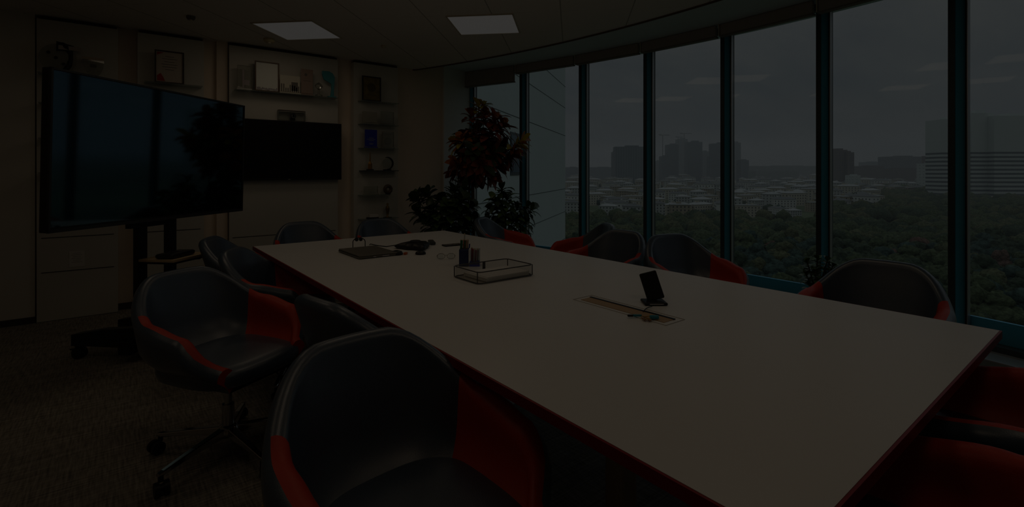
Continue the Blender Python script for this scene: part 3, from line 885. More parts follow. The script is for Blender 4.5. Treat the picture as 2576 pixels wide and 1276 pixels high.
# black arc trophy and crystal award above the television
def arc_trophy():
    v = VS; z0 = zA
    def P(px, py):
        u_, z_ = onwall(px, py, v); return (u_, z_)
    u0 = P(152, 190)[0]
    t = thing('black_arc_trophy', 'black hooked trophy holding a clear disc above the television', 'trophy', (u0, v, z0 + 0.001))
    path = [P(150, 186), P(163, 178), P(174, 165), P(178, 150), P(178, 138), P(174, 128), P(166, 119), P(155, 112), P(144, 108)]
    rr = [0.014, 0.020, 0.020, 0.016, 0.016, 0.024, 0.030, 0.022, 0.008]
    MB().tube([(a - u0, 0, b - z0) for a, b in path], rr, 12).build('arc', M_black, t)
    k = MB(); a, b = P(142, 104); c, d_ = P(186, 120)
    k.add([(a-u0, -.012, b-z0), (c-u0, -.012, d_-z0+.01), (c-u0, -.012, d_-z0-.03), (a-u0, -.012, b-z0-.085),
           (a-u0, .012, b-z0), (c-u0, .012, d_-z0+.01), (c-u0, .012, d_-z0-.03), (a-u0, .012, b-z0-.085)],
          [(0,1,2,3),(7,6,5,4),(0,4,5,1),(1,5,6,2),(2,6,7,3),(3,7,4,0)])
    k.build('head', M_black, t)
    a, b = P(176, 123)
    MB().box((a - u0, -0.018, b - z0), (0.15, 0.012, 0.035)).build('name_plate', mat('pale_plate', (0.50, 0.46, 0.44), 0.4), t)
    a, b = P(146, 147); r = 0.125
    MB().cyl((a - u0, -0.006, b - z0), (a - u0, 0.006, b - z0), r, n=36).build('disc', M_crystal, t)
    for q in ((122, 132), (141, 146), (160, 162)):
        a, b = P(*q); MB().cyl((a - u0, -0.012, b - z0), (a - u0, -0.007, b - z0), 0.014, n=12).build('pin', M_black, t)
    MB().box((0.02, 0, 0.008), (0.22, 0.07, 0.016)).build('base', M_black, t)
arc_trophy()
def fan_award():
    v = VS; a, b = u_at(207, v), u_at(262, v); z1 = z_at(235, 147, v); w = b - a; h_ = z1 - zA
    t = thing('fan_award', 'clear fan-shaped crystal award with a bright top edge, right of the hooked trophy', 'award', ((a + b) / 2, v, zA + 0.001))
    n = 14
    pts = [(-w / 2, h_), (w / 2, h_ * .93)] + [(w / 2 * math.cos(math.pi / 2 * k / n), h_ * .9 * (1 - math.sin(math.pi / 2 * k / n))) for k in range(1, n)] + [(-w * .2, 0), (-w * .4, h_ * .5)]
    m = len(pts); k = MB()
    k.add([(x, -.012, z) for x, z in pts] + [(x, .012, z) for x, z in pts], [tuple(range(m))[::-1], tuple(range(m, 2*m))] + [(i, (i+1) % m, m + (i+1) % m, m + i) for i in range(m)])
    k.build('crystal', M_crystal, t)
    MB().box((0, 0, h_ * .965), (w, 0.03, 0.022)).build('top_edge', mat('frosted_cream', (0.55, 0.45, 0.34), 0.4), t)
    MB().box((0, 0, h_ * .6), (w * .3, 0.014, h_ * .16)).build('engraving', mat('smoky_grey', (0.14, 0.14, 0.12), 0.5), t)
    MB().box((-w * .1, 0, 0.006), (w * .5, 0.05, 0.012)).build('base', M_black, t)
fan_award()

# paper notice
ua, ub = u_at(174, VP), u_at(213, VP); z1, z0 = z_at(193, 631), z_at(193, 671)
nt_ = thing('paper_notice', 'white paper notice taped to the leftmost display board', 'notice', ((ua + ub) / 2, VP - 0.0015, z0))
MB().box((0, 0, (z1 - z0) / 2), (ub - ua, 0.001, z1 - z0)).build('sheet', M_paper, nt_)
k = MB()
for i in range(6): k.box((0, -0.0009, (z1 - z0) * (0.85 - 0.11 * i)), ((ub - ua) * (0.7 if i % 2 else 0.5), 0.0006, 0.004))
k.build('text_lines', mat('pale_ink', (0.45, 0.44, 0.42), 0.8), nt_)

# wall television
u1 = u_at(859, 5.93); z1, z0 = z_at(859, 312, 5.93), z_at(859, 452, 5.93)
w2 = (z1 - z0) * 16 / 9
t2 = thing('wall_television', 'smaller black wall-mounted television partly behind the large one', 'television', (u1 - w2 / 2, 5.93, z0))
MB().box((0, 0.02, (z1 - z0) / 2), (w2, 0.05, z1 - z0)).build('housing', M_bezel, t2, bevel=0.004)
MB().box((0, -0.006, (z1 - z0) / 2 + 0.006), (w2 - 0.02, 0.006, z1 - z0 - 0.03)).build('screen', M_screen2, t2)
ul = u_at(728, 5.92) - t2.location.x
MB().box((ul, -0.008, 0.008), (0.022, 0.003, 0.006)).build('badge', M_alu, t2)
MB().box((0, 0.055, (z1 - z0) / 2), (0.4, 0.024, 0.3)).build('wall_bracket', M_metalblk, t2)
# clear shelf box with the conference camera, above the wall television
zz = z1 + 0.004
ca, cb = u_at(701, 5.93), u_at(768, 5.93); zt = z_at(735, 278, 5.93)
hb = thing('camera_holder', 'clear acrylic box standing on top of the wall television', 'holder', ((ca + cb) / 2, 5.955, zz))
wz = cb - ca; hz = zt - zz
k = MB(); k.box((0, 0.03, hz / 2), (wz, 0.004, hz)); k.box((0, 0, 0.002), (wz, 0.064, 0.004)); k.box((-wz / 2, 0, hz / 2), (0.004, 0.064, hz)); k.box((wz / 2, 0, hz / 2), (0.004, 0.064, hz))
k.build('acrylic_walls', glass_mat('smoky_acrylic', (0.90, 0.91, 0.90), 0.5, 0.12, (0.45, 0.48, 0.46)), hb)
MB().box((0, 0.0, hz - 0.002), (wz, 0.06, 0.004)).build('top_edge', mat('brown_edge', (0.14, 0.09, 0.06), 0.4), hb)
cm = thing('conference_camera', 'small black and silver conference camera above the wall television', 'camera', (u_at(737, 5.94), 5.95, zz + 0.0045))
MB().lathe([(0.022, 0), (0.026, 0.01), (0.026, 0.02)], n=18).build('foot', M_black, cm)
MB().cyl((0, -0.028, 0.048), (0, 0.022, 0.048), 0.030, n=24).build('head', M_black, cm)
MB().lathe([(0.026, 0.026), (0.033, 0.032), (0.033, 0.060)], n=18).build('collar', M_alu, cm)
MB().cyl((0, -0.034, 0.048), (0, -0.0285, 0.048), 0.014, n=18).build('lens', M_screen, cm)

# ------------------------------------------------------------------ things on the table
def at(px, py): return flat(px, py, ZT)
# desk tray
tr_ = thing('paper_tray', 'silver wire mesh letter tray holding white paper', 'paper tray', (1.635, 2.245, ZT + 0.001), 0.0)
w, l, h_ = 0.37, 0.245, 0.062
def rr(z, x0, x1, y0, y1, r=0.03, n=6):
    pts = []
    for cx_, cy_, a0 in ((x1 - r, y1 - r, 0), (x0 + r, y1 - r, 90), (x0 + r, y0 + r, 180), (x1 - r, y0 + r, 270)):
        for k in range(n + 1):
            a = math.radians(a0 + 90 * k / n); pts.append((cx_ + r * math.cos(a), cy_ + r * math.sin(a), z))
    return pts + [pts[0]]
M_wire = mat('dark_wire', (0.10, 0.10, 0.10), 0.35, metal=0.6)
MB().tube(rr(0.004, -w/2, w/2, -l/2, l/2), 0.0035).tube(rr(h_, -w/2, w/2, -l/2, l/2), 0.003).build('wire_rim', M_wire, tr_)
k = MB()
for x in (-w/2, w/2):
    for y in (-l/2 + .01, l/2 - .01): k.cyl((x, y, 0.003), (x, y, h_), 0.003, n=8)
k.box((0.02, l/2, h_/2), (0.018, 0.004, h_)); k.build('post', M_wire, tr_)
M_mesh = glass_mat('silver_mesh', (0.93, 0.93, 0.92), 0.15, 0.14, (0.42, 0.40, 0.37))
k = MB(); k.loft([rr(0.005, -w/2, w/2, -l/2, l/2)[:-1], rr(h_, -w/2, w/2, -l/2, l/2)[:-1]], True)
k.box((0, 0, 0.003), (w - .02, l - .02, 0.0015)); k.build('mesh_wall', M_mesh, tr_)
ps = thing('paper_stack', 'stack of white paper lying in the wire tray', 'paper', (1.655, 2.245, ZT + 0.0055), 0.03)
MB().box((0, 0, 0.009), (0.297, 0.21, 0.018)).build('sheets', M_paper, ps)
MB().box((0.01, 0.002, 0.0195), (0.29, 0.205, 0.002)).build('loose_sheet', mat('soft_white_paper', (0.74, 0.73, 0.71), 0.8), ps)

# pencil holder
pu, pv = 1.71, 2.60
ph = thing('pencil_holder', 'two-part blue and clear desk organiser full of pencils behind the tray', 'pencil holder', (pu, pv, ZT + 0.001), -0.66)
k = MB()
k.box((-0.034, 0, 0.052), (0.058, 0.075, 0.104)); k.build('tall_cup', M_navyt, ph, bevel=0.004)
k = MB(); k.box((0.032, 0, 0.012), (0.062, 0.075, 0.024)); k.build('low_cup_base', M_blue, ph)
k = MB()
for c, s in (((0.032, -0.037, 0.055), (0.062, 0.003, 0.09)), ((0.032, 0.037, 0.055), (0.062, 0.003, 0.09)), ((0.062, 0, 0.055), (0.003, 0.075, 0.09))): k.box(c, s)
k.build('clear_cup', glass_mat('clear_acrylic', (0.85, 0.88, 0.9), 0.8, 0.06, (0.4, 0.4, 0.5)), ph)
rnd = random.Random(4)
pcol = [('green', (0.02, 0.16, 0.07)), ('green', (0.02, 0.16, 0.07)), ('orange', (0.45, 0.13, 0.03)), ('green', (0.03, 0.20, 0.09)), ('brown', (0.28, 0.13, 0.05)), ('pale wood', (0.40, 0.28, 0.16)),
        ('red', (0.42, 0.02, 0.02)), ('red', (0.42, 0.02, 0.02)), ('white', (0.6, 0.55, 0.5)), ('red', (0.38, 0.02, 0.02)), ('pale wood', (0.42, 0.30, 0.2)), ('blue', (0.02, 0.05, 0.35)), ('clear white', (0.6, 0.64, 0.62))]
Rp = Matrix.Rotation(-0.66, 4, 'Z')
spot = {'green': 'in the tall blue cup of the desk organiser', 'red': 'in the clear cup of the desk organiser'}
for i, (nm, cl_) in enumerate(pcol):
    if i < 6 or i == 12: lx, zb, zt = -0.055 + 0.0085 * (i if i < 6 else 2.4), 0.106, 0.165 if i < 6 else 0.20
    elif i == 11: lx, zb, zt = -0.004, 0.106, 0.135
    else: lx, zb, zt = 0.010 + 0.0095 * (i - 6), 0.026, 0.105 + 0.01 * rnd.random()
    ly = rnd.uniform(-0.022, 0.022)
    p = Rp @ Vector((lx, ly, 0))
    in_tall = i < 6 or i >= 11
    order = {0: 'leftmost green', 1: 'second green', 3: 'rightmost green', 6: 'leftmost red', 7: 'second red', 9: 'rightmost red'}.get(i, nm)
    lb = '%s pencil standing in the %s cup of the desk organiser' % (order, 'tall blue' if in_tall else 'low clear')
    if nm == 'clear white': lb = 'tall clear white stick rising above all the pencils'
    if nm == 'blue': lb = 'short blue pen leaning between the two cups of the organiser'
    t = thing('pencil', lb, 'pencil', (pu + p.x, pv + p.y, ZT + zb), 0, 'pencils in the desk organiser')
    zt -= zb
    k = MB(); k.cyl((0, 0, 0), (0.003, 0, zt * .9), 0.004, n=6); k.build('shaft', mat('pencil_' + nm.replace(' ', '_'), cl_, 0.4), t)
    MB().cyl((0.003, 0, zt * .9), (0.0033, 0, zt), 0.004, 0.0008, n=6).build('tip', M_beige, t)

# laptop
lp = thing('laptop', 'closed dark grey laptop near the far end of the table', 'laptop', (1.385, 3.42, ZT + 0.001), 0.0)
MB().box((0, 0, 0.009), (0.275, 0.40, 0.014)).build('base', M_lap, lp, bevel=0.004)
MB().box((0, 0, 0.0205), (0.272, 0.397, 0.007)).build('lid', mat('laptop_lid', (0.20, 0.185, 0.16), 0.35, 0.5, metal=0.2), lp, bevel=0.003)
MB().box((-0.132, 0.0, 0.0165), (0.012, 0.30, 0.002)).build('hinge', M_black, lp)
k = MB(); k.box((0.05, -0.2005, 0.009), (0.05, 0.002, 0.005)); k.box((-0.03, -0.2005, 0.009), (0.02, 0.002, 0.005)); k.build('port', M_alu, lp)
# headset and its wire
pth = [at(930, 618), at(932, 617), at(950, 619), at(972, 622), at(990, 621), at(1004, 617)]
hs = MB().tube([(x, y, ZT + 0.006 + 0.004 * math.sin(i * 2)) for i, (x, y) in enumerate(pth)], 0.0035)
tag(hs.build('cable', M_black), 'dark cable running from the laptop towards the speakerphone', 'cable')
hu, hv = at(918, 620)
hd = thing('headset', 'dark wire headset standing in a loop behind the laptop', 'headset', (hu, hv, ZT + 0.001), -0.3)
hd.location = (1.44, 3.72, ZT + 0.001)
pts = [(-0.045, 0, 0.004)] + [(-0.045 * math.cos(a), 0, 0.045 + 0.032 * math.sin(a)) for a in [math.pi * k / 12 for k in range(13)]] + [(0.045, 0, 0.004)]
MB().tube(pts, 0.0032).build('headband', M_black, hd)
k = MB()
for x in (-0.018, 0.012): k.cyl((x, -0.012, 0.066), (x, 0.012, 0.066), 0.014, n=14)
k.build('earpiece', M_black, hd)
# speakerphone
su, sv = at(1045, 625)
sp = thing('conference_phone', 'black star-shaped conference speakerphone on the far part of the table', 'conference phone', (su, sv, ZT + 0.001), 0.4)
k = MB(); rings = []
for (rs, z) in ((0.90, 0.004), (1.0, 0.014), (0.96, 0.026), (0.70, 0.040), (0.35, 0.052), (0.02, 0.054)):
    r = []
    for q in range(60):
        a = 2 * math.pi * q / 60
        rad = 0.105 + 0.055 * max(0, math.cos(3 * a)) ** 1.5
        r.append(Vector((rad * rs * math.cos(a), rad * rs * math.sin(a), z)))
    rings.append(r)
k.loft(rings, True, 0, True, True); k.build('body', M_black, sp)
MB().cyl((0, 0, 0.053), (0, 0, 0.060), 0.045, 0.035, n=24).build('speaker_grille', mat('dark_grille', (0.02, 0.02, 0.02), 0.7), sp)
MB().box((0.085, 0, 0.037), (0.05, 0.045, 0.006)).build('keypad', M_lap, sp)
MB().box((0.10, 0, 0.0415), (0.02, 0.035, 0.003)).build('display', mat('grey_lcd', (0.12, 0.14, 0.13), 0.2), sp)
for (px, py, lb, sc) in ((997, 641, 'black round satellite microphone just right of the laptop', 1.0), (1058, 640, 'flat dark satellite microphone in front of the speakerphone', 0.8)):
    x, y = at(px, py)
    s = thing('satellite_microphone', lb, 'microphone', (x, y, ZT + 0.001), 0.3)
    MB().lathe([(0.045 * sc, 0.0), (0.047 * sc, 0.008), (0.038 * sc, 0.022 * sc), (0.015 * sc, 0.030 * sc), (0.001, 0.031 * sc)], n=24).build('body', M_black, s)
    MB().box((0.035 * sc, 0, 0.018 * sc), (0.02, 0.014, 0.006)).build('button', M_alu, s)
x, y = at(1086, 614)
hh = thing('cordless_handset', 'slim dark handset lying beyond the speakerphone', 'phone', (x, y, ZT + 0.001), 1.2)
MB().box((0, 0, 0.013), (0.15, 0.045, 0.024)).build('case', mat('slate_plastic', (0.05, 0.06, 0.06), 0.35), hh, bevel=0.008)
MB().box((0.03, 0, 0.026), (0.05, 0.034, 0.002)).build('keypad', M_lap, hh)
x, y = at(1020, 641)
pl = thing('cable_plug', 'small orange plug lying in front of the speakerphone', 'plug', (x, y, ZT + 0.001), 0.6)
MB().box((0, 0, 0.008), (0.03, 0.018, 0.016)).build('grip', M_orange, pl, bevel=0.003)
MB().box((0.022, 0, 0.008), (0.016, 0.011, 0.008)).build('connector', M_alu, pl)
x, y = at(1138, 618)
mp_ = thing('mobile_phone', 'dark phone lying flat left of the pencils', 'mobile phone', (x, y, ZT + 0.001), -0.1)
MB().box((0, 0, 0.005), (0.155, 0.072, 0.008)).build('case', M_black, mp_, bevel=0.003)
MB().box((0, 0, 0.0095), (0.146, 0.064, 0.001)).build('screen', mat('phone_screen', (0.25, 0.22, 0.2), 0.1), mp_)
x, y = at(1122, 653)
gl_ = thing('eyeglasses', 'thin-rimmed eyeglasses lying in front of the pencils', 'eyeglasses', (x, y, ZT + 0.001), -0.55)
k = MB()
for cx_ in (-0.033, 0.033):
    k.tube([(cx_ + 0.026 * math.cos(2*math.pi*q/20), 0.0, 0.021 + 0.018 * math.sin(2*math.pi*q/20)) for q in range(21)], 0.0014, 6)
k.tube([(-0.008, 0, 0.026), (0, 0, 0.029), (0.008, 0, 0.026)], 0.0014, 6)
k.build('rim', M_wire, gl_)
for s in (-1, 1):
    MB().tube([(s * 0.060, 0, 0.024), (s * 0.063, 0.07, 0.012), (s * 0.055, 0.13, 0.003)], 0.0014, 6).build('temple', M_wire, gl_)
k = MB()
for cx_ in (-0.033, 0.033): k.cyl((cx_, -0.0006, 0.021), (cx_, 0.0006, 0.021), 0.018, n=20)
k.build('lens', glass_mat('clear_lens', (0.9, 0.92, 0.92), 0.6), gl_)

# cable port, phone dock, key bundle
cpx = thing('cable_port', 'long wood-coloured cable hatch with a black slot in the table top', 'cable hatch', (1.685, 1.37, ZT + 0.0003))
k = MB()
for c, s in (((0, .245, .0008), (.125, .003, .0016)), ((0, -.245, .0008), (.125, .003, .0016)), ((-.0615, 0, .0008), (.002, .49, .0016)), ((.0615, 0, .0008), (.002, .49, .0016))): k.box(c, s)
k.build('rim', mat('grey_rim', (0.58, 0.56, 0.53), 0.4), cpx)
MB().box((-0.008, 0, 0.0009), (0.06, 0.44, 0.0018)).build('hatch_strip', mat('tan_strip', (0.52, 0.36, 0.22), 0.6), cpx)
MB().box((0.028, 0, 0.002), (0.012, 0.445, 0.004)).build('slot', M_black, cpx)
x, y = at(1645, 764)
fw = c2w(-0.15, -1.0); rzd = math.atan2(fw[1], fw[0]) - math.pi / 2
dk = thing('phone_dock', 'black folding phone dock standing on the table beside the cable hatch', 'phone dock', (x, y, ZT + 0.001), TH * -1)
k = MB(); k.box((0.0, 0, 0.006), (0.10, 0.085, 0.012)); k.build('base', M_black, dk, bevel=0.005)
M3 = Matrix.Translation((0.008, 0.012, 0.012)) @ Matrix.Rotation(math.radians(-14), 4, 'Y') @ Matrix.Rotation(math.radians(-20), 4, 'X')
MB().box((0.006, 0.0, 0.062), (0.078, 0.012, 0.125), 0, 0, M3).build('back_plate', M_black, dk, bevel=0.006)
MB().box((0, -0.0435, 0.007), (0.06, 0.002, 0.003)).build('trim_strip', M_alu, dk)
x, y = at(1625, 803)
kb = thing('key_bundle', 'small bundle of keys and blue tags in front of the phone dock', 'keys', (x, y, ZT + 0.003), -TH)
k = MB(); k.box((0.03, -0.01, 0.008), (0.034, 0.018, 0.012)); k.build('cyan_tag', M_keyblue, kb, bevel=0.003)
MB().box((-0.03, 0.018, 0.006), (0.036, 0.010, 0.008)).build('blue_cap', M_keyblue, kb, bevel=0.002)
MB().box((-0.058, 0.016, 0.006), (0.022, 0.010, 0.008)).build('usb_plug', M_black, kb, bevel=0.002)
MB().tube([(0.02 * math.cos(a) , 0.02 * math.sin(a) - 0.005, 0.004 + 0.002 * math.sin(3 * a)) for a in [2 * math.pi * q / 20 for q in range(21)]], 0.0018).build('ring', M_gold, kb)
k = MB(); k.box((-0.012, -0.022, 0.004), (0.012, 0.03, 0.003)); k.box((0.004, -0.030, 0.004), (0.010, 0.03, 0.003)); k.build('key', mat('brown_brass', (0.30, 0.16, 0.06), 0.4, metal=0.4), kb)
wr = MB().tube([(*at(1618, 788), ZT + 0.006), (*at(1625, 783), ZT + 0.010), (*at(1632, 778), ZT + 0.008), (*at(1640, 775), ZT + 0.006)], 0.002)
tag(wr.build('short_wire', M_black), 'short black wire from the dock over the hatch slot', 'wire')

# floor box and yellow note
x, y = flat(1276, 999, 0)
fb = thing('floor_box', 'pale metal outlet box set in the carpet under the table', 'floor outlet', (x, y, 0.0), 0.0)
MB().box((0, 0, 0.006), (0.26, 0.17, 0.010)).build('lid', mat('pale_steel', (0.55, 0.57, 0.56), 0.4, metal=0.2), fb, bevel=0.003)
MB().box((0, 0, 0.0025), (0.29, 0.20, 0.005)).build('rim', M_alu, fb)
x, y = flat(679, 1268, 0)
yn = thing('yellow_note', 'yellow paper tab lying on the carpet by the foreground chair', 'paper tab', (x, y, 0.001), 0.5)
MB().box((0, 0, 0.001), (0.05, 0.035, 0.002)).build('sheet', M_yellow, yn)

# ------------------------------------------------------------------ indoor plants
def leaf(mb, o, d, up, L_, W_, droop, mi, seg=5):
    d = d.normalized(); side = d.cross(up)
    if side.length < 1e-3: side = d.cross(Vector((1, 0, 0)))
    side.normalize(); p = o.copy(); dirv = d.copy(); vs = []
    prof = (0.10, 0.70, 1.0, 1.0, 0.72, 0.05)
    for k in range(seg + 1):
        w_ = W_ * prof[min(k, 5)] * 0.5
        nn = side.cross(dirv).normalized()
        vs += [p - side * w_ + nn * w_ * 0.25, p.copy(), p + side * w_ + nn * w_ * 0.25]
        p = p + dirv * (L_ / seg)
        dirv = (dirv + Vector((0, 0, -droop / seg))).normalized()
        side = (side - dirv * side.dot(dirv)).normalized()
    fs = []
    for k in range(seg):
        a = 3 * k; fs += [(a, a + 1, a + 4, a + 3), (a + 1, a + 2, a + 5, a + 4)]
    mb.add(vs, fs, mi, True)
def rosette(mb, c, axis, n, L_, W_, rnd, mis, droop=0.9):
    axis = axis.normalized()
    q = axis.to_track_quat('Z', 'Y').to_matrix()
    for i in range(n):
        a = i * 2.39996 + rnd.random() * 0.4
        el = 0.95 - 1.15 * (i / n) + rnd.uniform(-.15, .15)
        d = q @ Vector((math.cos(a) * math.cos(el), math.sin(a) * math.cos(el), math.sin(el)))
        o = c - axis * (0.08 * i / n)
        leaf(mb, o, d, axis, L_ * rnd.uniform(.75, 1.15), W_ * rnd.uniform(.8, 1.15), droop * rnd.uniform(.6, 1.3), rnd.choice(mis))
LM = [mat('leaf_deep_red', (0.30, 0.075, 0.040), 0.38), mat('leaf_orange_red', (0.55, 0.19, 0.04), 0.38), mat('leaf_yellow_green', (0.55, 0.50, 0.05), 0.38),
      mat('leaf_dark_green', (0.050, 0.088, 0.036), 0.38), mat('leaf_maroon', (0.13, 0.035, 0.022), 0.38), mat('leaf_pink_red', (0.36, 0.10, 0.07), 0.38),
      mat('leaf_mid_green', (0.10, 0.18, 0.05), 0.35)]
YC = 6.30
def px2w(px, py, dY=0.0, Y0=YC):
    Y = Y0 + dY
    u, v = c2w((px - CX) / F * Y, Y)
    return Vector((u, v, H - (py - HY) / F * Y))
rnd = random.Random(11)
base = px2w(1190, 480); bx_, by_ = base.x, base.y
cr = thing('croton_tree', 'tall croton with red, orange and yellow leaves on a bare stem', 'plant', (bx_, by_, 0))
O = Vector((bx_, by_, 0))
fo = MB()
ros = [  # px, py, dY, n, L, W, materials
    (1205, 268, 0, 5, .15, .05, (2, 2, 1)), (1216, 268, 0, 3, .14, .04, (2, 2)), (1222, 290, 0, 12, .17, .06, (1, 1, 5, 0)), (1185, 290, -.05, 8, .15, .05, (0, 1)),
    (1245, 300, -.1, 16, .18, .06, (5, 5, 0, 1)), (1262, 318, 0, 14, .18, .055, (5, 0, 1)), (1235, 330, -.15, 14, .18, .055, (5, 0, 4)),
    (1200, 330, .1, 14, .17, .055, (3, 1, 4)), (1160, 352, -.1, 12, .17, .05, (1, 1, 2)), (1142, 357, 0, 5, .13, .045, (2, 2, 1)),
    (1175, 345, .1, 14, .17, .05, (3, 4, 1)), (1215, 355, -.1, 16, .18, .055, (3, 4, 0)), (1300, 368, 0, 12, .17, .045, (2, 1, 0)),
    (1312, 358, -.05, 7, .16, .04, (2, 2, 1)), (1288, 392, 0, 14, .17, .05, (0, 5, 4)), (1262, 368, .1, 14, .17, .05, (4, 3, 5)),
    (1240, 385, -.15, 16, .18, .055, (4, 0, 3)), (1195, 385, -.2, 16, .17, .055, (4, 3, 3)), (1165, 392, 0, 12, .16, .05, (3, 4, 1)),
    (1150, 412, -.1, 12, .16, .05, (0, 1, 4)), (1145, 435, 0, 10, .15, .045, (0, 4)), (1180, 420, -.1, 16, .17, .055, (0, 4, 3)),
    (1215, 415, -.2, 16, .18, .055, (0, 4, 3, 5)), (1250, 420, 0, 14, .17, .05, (5, 4, 3)), (1232, 445, -.1, 12, .16, .045, (5, 0, 4)),
    (1200, 445, 0, 14, .17, .05, (0, 3, 4)), (1172, 448, .05, 10, .15, .045, (4, 3)), (1270, 405, .15, 12, .16, .05, (4, 3)),
    (1225, 370, .25, 14, .17, .055, (3, 4)), (1190, 360, .25, 14, .17, .055, (3, 4)), (1205, 400, .25, 14, .17, .055, (3, 4))]
tips = []
for (px, py, dY, n, L_, W_, mis) in ros:
    c = px2w(px, py, dY)
    tips.append(c - O)
    ax = Vector((c.x - bx_, c.y - by_, c.z - 1.45)); ax.normalize(); ax = ax + Vector((0, 0, 0.35))
    rosette(fo, c - O, ax, n + 6, L_ * 1.2, W_ * 1.6, rnd, mis, 1.1)
fo.build('foliage', LM, cr)
sm_ = MB()
top = Vector((0.02, 0.02, 1.42))
sm_.tube([(0, 0, 0.36), (0.01, 0, 0.7), (0.0, 0.01, 1.1), tuple(top)], [0.026, 0.022, 0.02, 0.018])
sm_.tube([(-0.05, 0.03, 0.36), (-0.06, 0.02, 0.8), (-0.03, 0.03, 1.25), (0, 0.1, 1.5)], [0.016, 0.015, 0.013, 0.010])
for tp in tips:
    m = top.lerp(tp, 0.5) + Vector((0, 0, -0.03)); sm_.tube([tuple(top), tuple(m), tuple(tp)], [0.012, 0.008, 0.005], 6)
sm_.build('stem', M_bark, cr)
def pot(root, r=0.19, h_=0.38, m=M_pot):
    MB().lathe([(r * .78, 0.0), (r, h_), (r * 1.04, h_), (r * 1.04, h_ + .015), (r * .9, h_ + .015), (r * .88, h_ - .03)], n=32).build('pot', m, root)
    MB().lathe([(r * .88, h_ - .05), (r * .88, h_ - .03), (0.001, h_ - .02)], n=24).build('soil', M_terra, root)
pot(cr)

def bush(name, label, px, py_base, Y, ros, L_, W_, mats, potr=0.17, poth=0.34, seed=1, droop=0.9, m=M_pot):
    rnd = random.Random(seed)
    b = px2w(px, 600, 0, Y); t = thing(name, label, 'plant', (b.x, b.y, 0)); O = Vector((b.x, b.y, 0))
    fo = MB(); st = MB()
    for (x, y, dY, n) in ros:
        c = px2w(x, y, dY, Y) - O
        ax = Vector((c.x, c.y, 0.25)) + Vector((0, 0, 0.15)); rosette(fo, c, ax, n + 2, L_, W_ * 1.45, rnd, mats, droop)
        st.tube([(0, 0, poth - 0.02), (c.x * .3, c.y * .3, (poth + c.z) / 2), tuple(c)], [0.010, 0.007, 0.004], 6)
    fo.build('foliage', LM, t); st.build('stem', M_bark, t); pot(t, potr, poth, m)
    return t
bush('broadleaf_plant', 'dense dark green broad-leaved plant left of the croton stem', 1118, 0, 6.05,
     [(1050, 500, 0, 12), (1075, 490, .1, 12), (1055, 535, 0, 12), (1085, 525, -.1, 14), (1110, 505, 0, 14), (1140, 480, 0, 12), (1165, 475, .1, 12), (1160, 500, -.1, 14),
      (1130, 520, -.15, 14), (1100, 550, -.1, 14), (1075, 560, 0, 12), (1130, 555, -.1, 14), (1160, 535, -.1, 14), (1185, 520, 0, 12), (1170, 565, -.05, 14), (1105, 575, 0, 12), (1145, 580, 0, 12),
      (1190, 555, 0.1, 12), (1090, 600, 0, 10), (1140, 610, 0, 10)], .17, .075, (3, 3, 3, 6), seed=3)
bush('long_leaved_plant', 'green plant with long drooping glossy leaves right of the croton stem', 1272, 0, 6.0,
     [(1262, 478, 0, 11), (1245, 505, -.1, 13), (1275, 500, 0, 12), (1235, 530, 0, 12), (1268, 530, -.1, 14), (1300, 525, 0, 12), (1325, 520, .05, 9), (1335, 530, 0, 7), (1250, 560, -.1, 14),
      (1290, 555, -.1, 14), (1320, 560, 0, 11), (1225, 565, 0, 12), (1270, 585, 0, 12), (1310, 590, 0, 10)], .19, .05, (3, 6, 3, 3), seed=5, droop=1.5)
u_, v_ = 4.35, 1.62
sx = CX + F * (CT * u_ - ST * v_) / (ST * u_ + CT * v_)
Ys = ST * u_ + CT * v_
bush('small_shrub', 'small bushy dark green shrub by the window behind the nearest window side chair', sx, 0, Ys,
     [(sx - 25, 660, 0, 12), (sx, 652, 0, 12), (sx + 25, 655, 0, 10), (sx - 28, 690, 0, 12), (sx - 5, 680, -.05, 14), (sx + 20, 680, 0, 12), (sx - 22, 712, 0, 10), (sx, 710, 0, 12), (sx + 40, 668, 0, 10), (sx + 22, 710, 0, 10), (sx - 10, 735, 0, 8), (sx + 12, 738, 0, 8)],
     .06, .028, (6, 6, 3), potr=0.13, poth=0.22, seed=8, droop=0.6)

